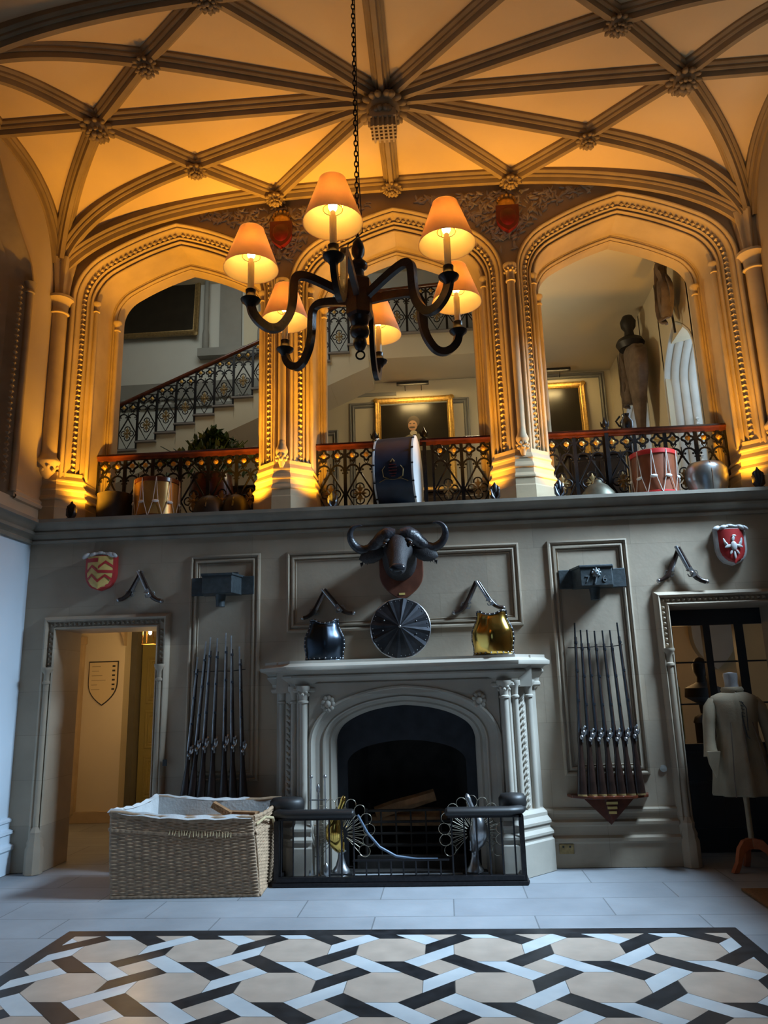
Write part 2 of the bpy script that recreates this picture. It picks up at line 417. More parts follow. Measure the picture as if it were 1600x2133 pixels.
# ---------------- moulded rectangular panels on the back wall
def frame_mould(x0, x1, z0, z1, y, w=.1, d=.022, m=M_WALL):
    prof = [(0, 0), (.004, d), (.02, d*1.3), (.032, d), (.036, .002), (.05, .002), (.054, d*.9), (.066, d*1.15), (.078, d*.9), (.082, -.0), (.09, .004), (.096, d*.4), (w, 0)]
    rows = []
    for (cx, cz, sx, sz) in ((x0, z0, 1, 1), (x1, z0, -1, 1), (x1, z1, -1, -1), (x0, z1, 1, -1), (x0, z0, 1, 1)):
        rows.append([(cx+sx*o, y-h, cz+sz*o) for o, h in prof])
    return MB().grid(rows)
for (a, b, c, d) in ((-2.54, -1.81, .79, 3.0), (-1.54, .80, 2.18, 3.0), (1.08, 1.86, .78, 3.0)):
    trim(frame_mould(a, b, c, d, YW-.001), M_WALL, 35)
# spot plate on wall and socket
# ---------------- door surrounds
def nail(mb, c, s, nrm=Vector((0, -1, 0)), ax=None, h=.8):
    """small four-sided pyramid"""
    c = Vector(c); nrm = Vector(nrm).normalized(); a = Vector(ax).normalized() if ax is not None else Vector((1, 0, 0)); b = nrm.cross(a)
    vs = [c+a*s, c+b*s, c-a*s, c-b*s, c+nrm*s*h]; mb.add(vs, [(0, 1, 4), (1, 2, 4), (2, 3, 4), (3, 0, 4)])
def door_surround(x0, x1, z1, cap=1.9):
    """opening x0..x1, top z1; moulding 0.13 wide"""
    mb = MB(); prof = [(0, 0), (0, .03), (.012, .045), (.026, .03), (.03, .012), (.075, .012), (.08, .045), (.098, .06), (.115, .05), (.13, .03), (.135, 0)]
    rows = [[(x0-o, YW-h, 0) for o, h in prof], [(x0-o, YW-h, z1+o) for o, h in prof], [(x1+o, YW-h, z1+o) for o, h in prof], [(x1+o, YW-h, 0) for o, h in prof]]
    mb.grid(rows)
    z = cap
    while z < z1: nail(mb, (x0-.052, YW-.012, z), .024, ax=(1, 0, 1), h=1.5); nail(mb, (x1+.052, YW-.012, z), .024, ax=(1, 0, 1), h=1.5); z += .05
    x = x0-.05
    while x < x1+.06: nail(mb, (x, YW-.012, z1+.052), .024, ax=(1, 0, 1), h=1.5); x += .05
    for sx, xx in ((-1, x0-.055), (1, x1+.055)):
        mb.lathe([(.03, .4), (.03, cap-.15), (.042, cap-.145), (.042, cap-.125), (.032, cap-.115), (.032, cap-.05), (.055, cap-.015), (.06, cap), (.06, cap+.015)], (xx, YW-.035, 0), 14)
        mb.lathe([(.085, 0), (.085, .22), (.07, .25), (.075, .28), (.055, .33), (.06, .37), (.03, .42)], (xx, YW-.035, 0), 8, a0=pi/8)
    trim(mb, M_WALL, 35)
door_surround(DL0, DL1, DLZ); door_surround(DR0, DR1, DRZ)

# ---------------- upper arcade
BAYS = [X0-2.52, X0, X0+2.52]; WIN = .97; ZS = 6.05; RISE = .70
def arch_pts(w, rise, r, th, n1=9, n2=12):
    pts = []
    for i in range(n1+1):
        a = th*i/n1; pts.append((w-r+r*cos(a), r*sin(a), cos(a), sin(a)))
    x1, z1 = pts[-1][0], pts[-1][1]; t1 = (-sin(th), cos(th))
    # second segment: quadratic bezier to the apex, end slope chosen symmetric
    avg = atan2(rise-z1, x1); s0 = atan2(t1[1], -t1[0]); s1 = max(.05, 2*avg-s0)
    # control point = intersection of tangents
    # P1 + a*(-cos s0, sin s0) ; P2(0,rise) + b*(cos s1, -sin s1)
    det = (-cos(s0))*(-sin(s1))-(sin(s0))*(cos(s1))
    dx, dz = -x1, rise-z1
    a = (dx*(-sin(s1))-dz*cos(s1))/det if abs(det) > 1e-6 else hypot(dx, dz)/2
    cx, cz = x1-a*cos(s0), z1+a*sin(s0)
    for i in range(1, n2+1):
        t = i/n2; x = (1-t)**2*x1+2*t*(1-t)*cx; z = (1-t)**2*z1+2*t*(1-t)*cz+t*t*rise
        tx = 2*(1-t)*(cx-x1)+2*t*(0-cx); tz = 2*(1-t)*(cz-z1)+2*t*(rise-cz); l = hypot(tx, tz)
        pts.append((x, z, tz/l, -tx/l))
    return pts, s1
def sweep_arch(mb, cx, zs, zb, w, rise, prof, r=.45, th=radians(60), zsc=.85, axis='y', cy=0, back=True):
    pts, s1 = arch_pts(w, rise, r, th)
    path = [(w, zb-zs, 1, 0)]+pts
    for sg in (1, -1):
        rows = []
        for i, (x, z, nx, nz) in enumerate(path):
            row = []
            for (o, y) in prof:
                if i == len(path)-1: px, pz = 0, z+o/cos(s1)*zsc
                else: px, pz = max(0, x+nx*o), z+nz*o*(zsc if z > 0 else 1)
                if axis == 'y': row.append((cx+sg*px, y, zs+pz))
                else: row.append((y, cy+sg*px, zs+pz))
            rows.append(row)
        mb.grid(rows)
    return path, s1
def roll(cx, cy, r, a0, a1, n=6): return [(cx+r*cos(radians(a0+(a1-a0)*i/n)), cy+r*sin(radians(a0+(a1-a0)*i/n))) for i in range(n+1)]
# profile, o measured from the front opening edge outwards, y depth (bigger = further)
YN = 7.50
prof_front = [(.225, YN+.03), (.225, YN)]+roll(.208, YN+.012, .018, 60, -150, 6)+[(.186, YN+.03)]+roll(.172, YN+.045, .014, -30, -190, 5)+\
    [(.155, YN+.085), (.142, YN+.10), (.098, YN+.13), (.092, YN+.115), (.086, YN+.115), (.08, YN+.15), (.072, YN+.175)]+roll(.052, YN+.17, .02, 200, 40, 1)[:0]+\
    [(.066, YN+.155), (.058, YN+.145), (.048, YN+.145), (.042, YN+.155), (.038, YN+.19), (.03, YN+.20), (.022, YN+.185), (.012, YN+.18), (.003, YN+.185), (0, YN+.20)]
prof_rear = [(0, 8.0), (-.02, 8.03), (-.03, 8.03)]+[(-.035, 8.045), (-.045, 8.035), (-.058, 8.035), (-.066, 8.05), (-.07, 8.07), (-.08, 8.065), (-.09, 8.075), (-.095, 8.10), (-.095, 8.22), (.30, 8.22)]
PROF = prof_front+prof_rear
for b, cx in enumerate(BAYS):
    mb = MB(); path_, s1 = sweep_arch(mb, cx, ZS, ZL, WIN, RISE, PROF)
    # nailhead ornament following the arch in its hollow
    oo, yy = .120, YN+.112
    pts = [(x, z, nx, nz) for x, z, nx, nz in path_]
    pts[0] = (WIN, 3.98-ZS, 1, 0)
    for sg in (1, -1):
        poly = []
        for i, (x, z, nx, nz) in enumerate(pts):
            poly.append(Vector((max(0, x+nx*oo), z+nz*oo*(.85 if z > 0 else 1))))
        poly[-1] = Vector((0, pts[-1][1]+oo*.85/cos(s1)))
        d = 0; step = .062; acc = 0
        for i in range(len(poly)-1):
            a, c = poly[i], poly[i+1]; L = (c-a).length; t = (c-a)/L
            while acc < L:
                p = a+t*acc; tx, tz = sg*t.x, t.y
                nail(mb, (cx+sg*p.x, yy, ZS+p.y), .03, nrm=(-.35*sg*t.y, -1, .35*t.x), ax=(tx, 0, tz), h=1.1); acc += step
            acc -= L
    trim(mb, M_STONE, 38)
# pier cores and spandrel wall above arches
sp = MB()
for cx in BAYS:
    pts, s1 = arch_pts(WIN, RISE, .45, radians(60))
    pts = [(WIN, 0, 1, 0)]+pts
    for sg in (1, -1):
        lo = []
        for i, (x, z, nx, nz) in enumerate(pts):
            o = .222
            if i == len(pts)-1: lo.append((cx, ZS+z+o*.85/cos(s1)))
            else: lo.append((cx+sg*(x+nx*o), ZS+z+nz*o*.85))
        rows = [[(x, YN+.03, z) for x, z in lo], [(x, YN+.03, 7.6) for x, z in lo]]
        sp.grid(rows)
        rows = [[(x, YN+.35, min(z+.05, 7.5)) for x, z in lo], [(x, YN+.35, 7.6) for x, z in lo]]; sp.grid(rows)
for i in range(4):
    px = X0+(-1.5+i)*2.52
    sp.box(px-.075, px+.075, YN+.034, 8.20, ZL, 7.6)
sp.box(XL-.1, X0-3.78, YN+.03, 8.22, ZL, 7.6); sp.box(X0+3.78, XR+.1, YN+.03, 8.22, ZL, 7.6)
sp.box(XL, XR, YN+.35, 8.2, 7.05, 7.6)
struct(sp, 'wall_upper_back', M_STONE)
# foliage carving relief over two middle piers
for k, px in enumerate((X0-1.26, X0+1.26)):
    fo = MB(); rnd = random.Random(3+k)
    def inside(x, z):
        # distance outside both neighbouring arches
        for cx in BAYS:
            dx = abs(x-cx)
            if dx < 1.22:
                t = dx/1.22
                top = ZS+.93*sqrt(max(0, 1-t**2.3))*(.96+.04*(1-t))
                if z < top+.02: return False
        return True
    n = 0
    while n < 420:
        x = px+rnd.uniform(-1.0, 1.0); z = rnd.uniform(6.25, 7.06)
        if not inside(x, z): continue
        if abs(x-px) < .07 and z < 6.4: continue
        a = rnd.uniform(0, pi); m = Matrix.Rotation(a, 3, 'Y') @ Matrix.Rotation(rnd.uniform(-.5, .5), 3, 'X')
        fo.ball((x, YN+.025, z), rnd.uniform(.022, .04), 7, 4, m=m, sc=(1.4, .45, .5)); n += 1
    fo.build('foliage', M_FOL, smooth=60)
    o = bpy.data.objects[-1] if False else None
for k, o in enumerate([o for o in bpy.data.objects if o.name.startswith('foliage')]):
    _tn[0] += 1; o.name = 'trim_%d' % _tn[0]; o['kind'] = 'structure'

# pier shafts, capitals, bases
def octplan(px, hw, hf, yf, yb, z):
    return [(px-hf, yf, z), (px+hf, yf, z), (px+hw, yf+(hw-hf)*.85, z), (px+hw, yb, z), (px-hw, yb, z), (px-hw, yf+(hw-hf)*.85, z)]
for i in range(4):
    px = X0+(-1.5+i)*2.52
    if i == 0: px = X0-3.78-.02
    if i == 3: px = X0+3.78+.02
    mb = MB()
    # stepped base
    steps = [(.055, ZL), (.055, ZL+.16), (.045, ZL+.175), (.045, ZL+.24), (.062, ZL+.25), (.062, ZL+.265), (.03, ZL+.30), (.03, ZL+.35), (.045, ZL+.36), (.045, ZL+.375), (.012, ZL+.42), (.012, ZL+.45), (.022, ZL+.46), (.022, ZL+.475), (-.01, ZL+.52), (-.01, ZL+.56)]
    rows = [octplan(px, .29+o, .085+o*.3, YN-.02-o*.6, 7.95, z) for o, z in steps]
    mb.grid(rows, close=True); mb.add(rows[-1], [tuple(range(6))]); trim(mb, M_STONE); mb = MB()
    big = i in (0, 3)
    r = .085 if big else .042
    zc = 6.0 if big else 6.06
    sx = px+(.0 if not big else (-.02 if i == 0 else .02)); sy = YN-.02 if not big else YN-.03
    zb = 4.1
    # centre shaft
    mb.lathe([(r, zb), (r, zc-.17), (r*1.3, zc-.165), (r*1.3, zc-.15), (r*1.05, zc-.14), (r*1.1, zc-.06), (r*1.5, zc-.01), (r*1.75, zc+.01), (r*1.75, zc+.04), (r*1.2, zc+.045)], (sx, sy, 0), 16)
    if big:
        rows_ = []
        for zz, rr in ((zc+.03, r*.95), (zc+.15, r*1.05), (zc+.32, r*1.3), (zc+.5, r*1.7)):
            rows_.append([(sx+rr*(1+.16*cos(7*q))*cos(q), sy+rr*(1+.16*cos(7*q))*sin(q), zz) for q in [2*pi*j/56 for j in range(56)]])
        mb.grid(rows_, close=True)
    # foliage on capital
    if not big:
        for k in range(9):
            a = -pi*k/8; mb.ball((sx+r*1.35*cos(a), sy+r*1.35*sin(a), zc-.05+.03*(k % 2)), .018, 6, 4)
    trim(mb, M_STONE, 45)
    # carved corbel under the shaft
    cb = MB()
    cb.lathe([(.02, zb-.19), (r*.9, zb-.13), (r*1.35, zb-.05), (r*1.6, zb-.02), (r*1.6, zb), (r*1.1, zb+.05), (r, zb+.09)], (sx, sy-.005, 0), 12)
    for k in range(7):
        a = -pi*k/6; cb.ball((sx+r*1.25*cos(a), sy+r*1.25*sin(a), zb-.07-.04*(k % 2)), .022, 6, 4)
    trim(cb, M_STONE, 50)
    # small shafts at the front opening edge and at the rear opening edge
    for sg in (-1, 1):
        if (i == 0 and sg == -1) or (i == 3 and sg == 1): continue
        ex = X0+(-1.5+i)*2.52+sg*.29
        ss = MB()
        for (ox, oy, zz, rr) in ((-.012*sg, YN+.205, 6.07, .024), (.085*sg, 8.06, 6.0, .026)):
            ss.lathe([(rr, ZL+.5), (rr, zz-.1), (rr*1.5, zz-.095), (rr*1.5, zz-.08), (rr*1.1, zz-.07), (rr*1.3, zz-.02), (rr*2.0, zz), (rr*2.0, zz+.025), (rr, zz+.03)], (ex+ox, oy, 0), 12)
        ss.lathe([(.05, ZL), (.05, ZL+.2), (.04, ZL+.25), (.045, ZL+.3), (.03, ZL+.42)], (ex+.085*sg, 8.06, 0), 8)
        trim(ss, M_STONE, 45)

# left upper wall and its tall window arch
def side_arch(x, sgn, cyc=6.16, hw=.76, apex=.95, zs=5.9):
    """sgn +1: wall on the left, room towards +x"""
    mb = MB(); pts, s1 = arch_pts(hw, apex, .4, radians(50))
    prof = [(0, x-sgn*.35), (0, x-sgn*.22), (-.0, x-sgn*.12)]
    prof = [(-.30, x-sgn*.45), (-.30, x-sgn*.30), (-.24, x-sgn*.27), (-.22, x-sgn*.22), (-.20, x-sgn*.27), (-.14, x-sgn*.2), (-.12, x-sgn*.15), (-.10, x-sgn*.19), (-.06, x-sgn*.12), (-.04, x-sgn*.05), (-.015, x-sgn*.02), (-.01, x+sgn*.03), (.02, x+sgn*.03), (.03, x), (.03, x-sgn*.05)]
    sweep_arch(mb, 0, zs, ZL+.15, hw, apex, prof, r=.4, th=radians(50), axis='x', cy=cyc)
    d = MB(); z = ZL+.3
    for sg in (1, -1):
        z = ZL+.3
        while z < zs: nail(d, (x-sgn*.04, cyc+sg*(hw-.085), z), .03, nrm=(sgn, -sg*.8, 0), ax=(0, 0, 1), h=1); z += .062
    mb.add(d.v, d.f)
    for sg in (1, -1):
        mb.lathe([(.035, ZL+.2), (.035, zs-.1), (.05, zs-.09), (.05, zs-.07), (.04, zs-.06), (.06, zs), (.07, zs+.02), (.03, zs+.03)], (x+sgn*.01, cyc+sg*(hw+.0), 0), 12)
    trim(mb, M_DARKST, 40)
    # wall plane around it
    w_ = MB(); path = [(hw, ZL-zs, 1, 0)]+pts
    for sg in (1, -1):
        lo = [(cyc+sg*(a+n*.02), zs+z) for a, z, n, m_ in path]; lo[-1] = (cyc, zs+apex+.02)
        w_.grid([[(x, a, z) for a, z in lo], [(x, a, 7.6) for a, z in lo]])
    w_.add([(x, cyc+hw+.02, ZL-.05), (x, YN+.06, ZL-.05), (x, YN+.06, 7.6), (x, cyc+hw+.02, 7.6)], [(0, 1, 2, 3)])
    w_.add([(x, cyc-hw-.02, ZL-.05), (x, cyc-1.3, ZL-.05), (x, cyc-1.3, 7.6), (x, cyc-hw-.02, 7.6)], [(0, 1, 2, 3)])
    return w_
wl = side_arch(XL+.06, 1)
wl.box(XL-.3, XL+.06, -4, 6.16-1.3, ZL-.05, 8)
wl.box(XL-.7, XL-.38, 5.2, 7.1, ZL-.05, 7.4); wl.box(XL-.4, XL+.058, 5.3, 7.0, ZL-.05, ZL+.155)
struct(wl, 'wall_upper_left', M_UPPER)
# low dado moulding above cornice on left wall
m_ = MB(); rows = [[(XL+.06+o, y, z) for o, z in ((0, 3.56), (.03, 3.57), (.04, 3.60), (.02, 3.62), (.025, 3.65), (0, 3.68))] for y in (6.95, YN)]; m_.grid(rows); trim(m_, M_UPPER, 35)

# ---------------- vault
HWX = 3.90; HWY = 1.30
def vz(x, y):
    m = min(1.0, abs(x/HWX)*abs(y/HWY))
    # near the walls the arch section takes over
    return 7.24-1.14*(1-sqrt(max(0, 1-m**3)))
ce = MB()
for bay in range(4):
    yc = 6.16-2*HWY*bay
    nx, ny = 60, 24; rows = []
    for j in range(ny+1):
        v = sin((j/ny*2-1)*pi/2)*HWY; row = []
        for i in range(nx+1):
            u = sin((i/nx*2-1)*pi/2)*HWX
            row.append((X0+u, yc+v, vz(u, v)))
        rows.append(row)
    ce.grid(rows)
ce.box(XL-.3, XR+.3, -4.0, 8.25, 7.62, 7.8)
struct(ce, 'ceiling', M_PLASTER, 60)
RPROF = [(-.088, .04), (-.088, -.025), (-.075, -.04), (-.062, -.045), (-.060, -.065), (-.048, -.078), (-.034, -.075), (-.030, -.098), (-.022, -.125), (.022, -.125), (.030, -.098), (.034, -.075), (.048, -.078), (.060, -.065), (.062, -.045), (.075, -.04), (.088, -.025), (.088, .04)]
def rib(p0, p1, yc, n=22, clampend=None, sc=1.0):
    """straight-in-plan rib from p0 to p1 (bay-local), following the vault"""
    pts = []
    for i in range(n+1):
        t = i/n; t = sin(t*pi/2) if clampend else t
        x = p0[0]+(p1[0]-p0[0])*t; y = p0[1]+(p1[1]-p0[1])*t
        pts.append(Vector((X0+x, yc+y, vz(x, y))))
    lat = Vector((-(p1[1]-p0[1]), p1[0]-p0[0], 0)).normalized(); rows = []
    for i, p in enumerate(pts):
        t = (pts[min(i+1, n)]-pts[max(i-1, 0)]).normalized(); dn = lat.cross(t)
        if dn.z < 0: dn = -dn
        rows.append([p+lat*a*sc+dn*b*sc for a, b in RPROF])
    return MB().grid(rows)
bossxy = {}
RX, IX, IY, WX = 2.85, 2.08, .70, 1.33
for bay in range(2):
    yc = 6.16-2*HWY*bay
    segs = []
    for sx in (-1, 1):
        segs += [((0, 0), (sx*RX, 0), 0), ((sx*RX, 0), (sx*HWX, 0), 0)]
        for sy in (-1, 1):
            if bay == 1 and sy == -1: continue
            segs += [((0, 0), (sx*IX, sy*IY), 0), ((0, 0), (sx*WX, sy*HWY), 0),
                     ((sx*RX, 0), (sx*IX, sy*IY), 0), ((sx*IX, sy*IY), (sx*WX, sy*HWY), 0),
                     ((sx*IX, sy*IY), (sx*HWX*.985, sy*HWY*.97), 1), ((sx*RX, 0), (sx*HWX*.985, sy*HWY*.97), 1),
                     ((sx*HWX*.995, 0), (sx*HWX*.99, sy*HWY*.98), 1)]
            if sx == 1: segs += [((0, 0), (0, sy*HWY), 0)]
            if not (bay == 1 and sy == 1): segs += [((0, sy*HWY*.985), (sx*HWX*.99, sy*HWY*.985), 1)]
    for a, b, c in segs: trim(rib(a, b, yc, clampend=c, n=26 if c else 10), M_RIB, 35)

def boss_mesh(r, seed, big=False):
    mb = MB(); rnd = random.Random(seed)
    mb.ball((0, 0, 0), r*.72, 14, 8, sc=(1, 1, .75))
    n = 12 if not big else 18
    for k in range(n):
        a = 2*pi*k/n+rnd.uniform(-.1, .1)
        for (rr, zz, s, tl) in ((.78, -.05, .34, .5), (.50, -.42, .28, .9)):
            m = Matrix.Rotation(a, 3, 'Z') @ Matrix.Rotation(tl, 3, 'Y')
            mb.ball((cos(a)*r*rr, sin(a)*r*rr, r*zz), r*s*rnd.uniform(.8, 1.1), 7, 5, m=m, sc=(1.1, .55, .5))
    for k in range(5):
        a = 2*pi*k/5; mb.ball((cos(a)*r*.25, sin(a)*r*.25, -r*.62), r*.2, 7, 5)
    return mb
def boss_label(x, y, bay):
    side = 'left' if x < 0 else 'right'
    if bay == 0:
        if abs(x) < .1 and y > 1: return 'carved leafy boss at the centre of the back wall rib above the middle arch'
        if abs(y) < .1: return 'large leafy ceiling boss nearest the %s wall' % side
        if y > 1: return 'carved leafy boss directly above the %s crowned red shield' % side
        if y > 0: return 'carved leafy ceiling boss above the %s arch, midway to the centre' % side
        if y > -1: return 'carved leafy ceiling boss near the top edge of the photo, far %s' % side
        return 'ceiling boss cut by the top photo edge, %s of the chandelier chain' % side
    return 'boss'
bm_small = None
bl = [(0, HWY)]+[(s*RX, 0) for s in (-1, 1)]+[(s*WX, HWY) for s in (-1, 1)]+[(s*IX, IY) for s in (-1, 1)]+[(s*IX, -IY) for s in (-1, 1)]+[(s*WX, -HWY) for s in (-1, 1)]
for k, (x, y) in enumerate(bl):
    yc = 6.16; z = vz(x, y)-.12; yy = yc+y-(.05 if y > 1 else 0)
    r = .155 if abs(y) < .1 else .115
    if bm_small is None:
        bm_small = boss_mesh(.115, 5).build('ceiling_boss', M_RIB, smooth=60); o = bm_small
    else: o = bm_small.copy(); COL.objects.link(o)
    o.location = (X0+x, yy, z); o.scale = (r/.115,)*3
    o.rotation_euler = (0, 0, k*.7)
    tag(o, boss_label(x, y, 0), 'ceiling boss', 'carved ceiling bosses')
cb_ = thing('ceiling_boss', (X0, 6.16, vz(0, 0)-.15), 'large carved stone boss with a lattice, at the centre of the ceiling star', 'ceiling boss')
b_ = boss_mesh(.24, 9, True); b_.build('foliage', M_RIB, cb_, 60)
lt = MB()
for q in (-.09, -.045, 0, .045, .09):
    lt.box(q-.009, q+.009, -.12, .12, -.30, -.16); lt.box(-.12, .12, q-.009, q+.009, -.29, -.16)
lt.box(-.125, .125, -.125, .125, -.2, -.12)
lt.build('lattice', M_STONE, cb_)

# ---------------- gallery beyond the arcade
g = MB(); g.box(-6.3, 4.0, 12.2, 12.4, 3.4, 9.2); struct(g, 'wall_gallery_back', M_WHITEW)
g = MB(); g.box(3.06, 3.3, 11.6, 12.2, ZL, 7); g.box(3.3, 3.5, 7.9, 12.4, 6.9, 9.1); g.box(3.9, 4.1, 7.9, 12.4, 3, 7); g.box(3.085, 3.3, 8.22, 11.9, 5.8, 6.9); g.box(3.06, 3.3, 9.40, 10.3, ZL, 6.9); g.box(3.06, 3.3, 8.22, 8.30, ZL, 6.9); 
struct(g, 'wall_gallery_right', M_CREAM)
g = MB(); g.box(-6.4, -6.2, 8.2, 12.3, 3.2, 9.2); g.box(-6.3, XL, 8.0, 8.22, 3.2, 9.2); g.box(-6.3, 3.5, 8.0, 8.22, 7.5, 9.2); struct(g, 'wall_gallery_left', M_WHITEW)
g = MB(); g.box(-6.3, 4, 8.0, 12.4, 8.95, 9.1); struct(g, 'ceiling_stairwell', M_CREAM)
g = MB(); g.box(.98, 3.3, 8.2, 12.3, 6.82, 7.2); struct(g, 'ceiling_gallery', M_CREAM)
# deep moulded window arches in the gallery's right wall
for (yc, hw) in ((8.85, .57), (10.95, .67)):
    mb = MB(); x = 3.06
    prof = [(-.22, x+.75), (-.22, x+.62)]
    o_ = -.22; xx = x+.62
    for k in range(6):
        prof += [(o_+.008, xx-.035), (o_+.02, xx-.05), (o_+.03, xx-.04), (o_+.033, xx-.09)]; o_ += .036; xx -= .10
    prof += [(-.005, x), (.0, x-.012), (.03, x-.012), (.03, x)]
    sweep_arch(mb, 0, 5.35, ZL, hw, .60, prof, r=.40, th=radians(45), axis='x', cy=yc)
    z = ZL+.3
    while z < 4.9:
        for sg in (1, -1): nail(mb, (x+.30, yc+sg*(hw-.12), z), .03, nrm=(-1, -sg*.8, 0), ax=(0, 0, 1), h=1)
        z += .07
    trim(mb, mat('pale_window_stone', (.60, .62, .60), .6, nscale=4, amt=.1), 40)
    pts, s1 = arch_pts(hw, .60, .40, radians(45)); w_ = MB()
    for sg in (1, -1):
        lo = [(yc+sg*(a+n*.02), 5.35+z) for a, z, n, q in [(hw, ZL-5.35, 1, 0)]+pts]; lo[-1] = (yc, 5.35+.62)
        w_.grid([[(x, a, z) for a, z in lo], [(x, a, 6.9) for a, z in lo]])
    struct(w_, 'wall_gallery_right', M_CREAM)
# window panes glowing with daylight (outside sky)
M_SKYP = mat('window_daylight_pane', (.7, .85, 1), emit=((.62, .80, 1.0), 1.6))
for k, (yc, hw) in enumerate(((8.85, .33), (10.95, .43))):
    w_ = MB(); w_.box(3.80, 3.84, yc-hw-.05, yc+hw+.05, ZL, 5.75); struct(w_, 'window_%d' % (k+1), M_SKYP)
    q = MB()
    for a in (-.11, .11): q.box(3.76, 3.80, yc+a-.012, yc+a+.012, ZL, 5.7)
    for z in (4.0, 4.6, 5.2): q.box(3.76, 3.80, yc-hw, yc+hw, z-.01, z+.01)
    trim(q, M_GREYM)
# cream wall under the stairs with panel mouldings
TX0, TZ0, TR, TG = -4.78, 5.49, .1345, .3165   # tread nose (x, z), rise and going at Y=11.2
def tread_z(k): return TZ0+TR*k
st = MB(); nmax = 13; st_t = MB()
for k in range(-4, nmax+1):
    x1 = TX0+TG*k; z = tread_z(k)      # tread spans x1-TG .. x1 at height z
    if k == nmax: continue
    st.box(x1-TG, x1+.005, 11.22, 12.15, z-.42, z-.03)
    st_t.box(x1-TG-.03, x1+.012, 11.17, 12.15, z-.035, z)
xl = TX0+TG*(nmax-1)
zl = 7.25
st.box(xl, 1.0, 11.22, 12.2, 6.82, zl-.03); st.box(.98, 1.02, 8.3, 12.2, 6.82, zl-.03)
st_t.box(xl-.03, 1.0, 11.17, 12.2, zl-.035, zl+.0)
stair = thing('staircase', (-1.5, 11.7, 5.0), 'cantilevered stone staircase rising to the right behind the gallery arches', 'staircase')
MI = Matrix.Translation((1.5, -11.7, -5.0))
st2 = MB()    # sloping soffit
xa, xb = TX0-TG*5, xl
za, zb_ = tread_z(-5)-.42, tread_z(nmax-1)-.42
st2.add([(xa, 11.21, za), (xb, 11.21, zb_), (xb, 12.2, zb_), (xa, 12.2, za), (xa, 11.21, za+.2), (xb, 11.21, zb_+.2), (xb, 12.2, zb_+.2), (xa, 12.2, za+.2)], [(0, 1, 2, 3), (0, 1, 5, 4), (4, 5, 6, 7)])
st.add(st2.v, st2.f)
st.tf(MI).build('string', M_CREAM, stair); st_t.tf(MI).build('treads', M_TREAD, stair, bevel=.008)
# panel mouldings and low grey dado on the gallery back wall
ww = MB(); ww.box(-2.6, 3.06, 12.17, 12.2, ZL, 6.8); ww.box(-6.2, -2.6, 12.17, 12.2, ZL, 5.6); struct(ww, 'wall_gallery_lower_back', M_CREAM)
for (a, b, c, d) in ((-1.42, .64, 4.2, 6.45), (-2.3, -1.62, 4.2, 5.98), (1.35, 2.95, 4.2, 6.78)):
    trim(frame_mould(a, b, c, d, 12.168, w=.1, d=.03, m=M_GREYM), M_GREYM, 35)
dd = MB(); dd.box(-6.2, -3.0, 12.16, 12.2, 6.72, 7.03); dd.box(-3.0, -.6, 12.16, 12.2, 7.1, 7.3)
x = -6.1
while x < -.7: dd.ball((x, 12.15, 6.72 if x < -3 else 7.1), .04, 6, 4); x += .13
dd.box(-6.2, -.6, 12.15, 12.2, 6.56, 6.62); trim(dd, M_GREYM)
# oriel pilasters high on the stairwell wall
pi_ = MB()
for x in (-3.98, -2.98): pi_.lathe([(.03, 7.55), (.06, 7.6), (.06, 7.9), (.045, 8.0), (.045, 9.0)], (x, 12.1, 0), 12)
pi_.box(-4.1, -2.85, 12.02, 12.2, 7.45, 7.6); pi_.box(-3.75, -3.35, 12.15, 12.2, 7.6, 9.0)
trim(pi_, M_GREYM, 40)
pb = MB(); pb.box(-3.3, -2.98, 12.14, 12.2, 7.6, 9.0); trim(pb, M_CREAM)

# ---------------- passage behind the left door
g = MB()
g.box(-5.3, -4.40, 10.30, 10.5, 0, 3.1); g.box(-5.6, -5.3, 8.0, 10.5, 0, 3.1); g.box(-5.3, -5.1, 10.5, 11.6, 0, 3.1)
g.box(-5.3, -2.3, 11.5, 11.7, 0, 3.1); g.box(-2.6, -2.4, YB, 11.6, 0, 3.1)
g.box(-4.75, -4.55, 8.6, 8.8, 0, 3.1) if False else None
struct(g, 'wall_passage', M_CREAM)
g = MB(); g.box(-5.6, -2.3, YB, 11.7, 3.0, 3.15); struct(g, 'ceiling_passage', M_CREAM)
g = MB(); g.box(-5.14, -4.97, 10.22, 10.32, .12, 2.38); g.box(-5.17, -4.95, 10.2, 10.32, 2.34, 2.44); g.box(-5.06, -4.40, 10.24, 10.3, 0, .14)
pts_, s_ = arch_pts(.52, .5, .3, radians(50))
g.prism([(-5.45, 2.95), (-5.45, 2.3)]+[(-4.9-x, 2.3+z) for x, z, a, b in pts_]+[(-4.9+x, 2.3+z) for x, z, a, b in reversed(pts_)][1:]+[(-4.38, 2.95)], 10.2, 10.3)
trim(g, M_STONE, 40)
qq = MB(); qq.box(-5.1, -4.62, 11.25, 11.5, 0, 3.0); trim(qq, M_GREYM)
sg_ = thing('directory_sign', (-4.69, 10.29, 1.80), 'shield-shaped directory sign outlined in black on the passage wall', 'sign')
def shieldpoly(w, h, n=8, top=None):
    """pointed shield, centred, width w, height h"""
    p = [(-w/2, h/2), (w/2, h/2)]
    for i in range(1, n+1):
        t = i/n; p.append((w/2*(1-t**2.2), h/2-h*.45-h*.55*t**.9) if True else None)
    for i in range(n-1, 0, -1):
        t = i/n; p.append((-w/2*(1-t**2.2), h/2-h*.45-h*.55*t**.9))
    p.append((-w/2, h/2-h*.45)); p.insert(2, (w/2, h/2-h*.45))
    return p
mb = MB(); mb.prism(shieldpoly(.42, .60), -.005, .01); mb.build('outline', M_SIGNLN, sg_)
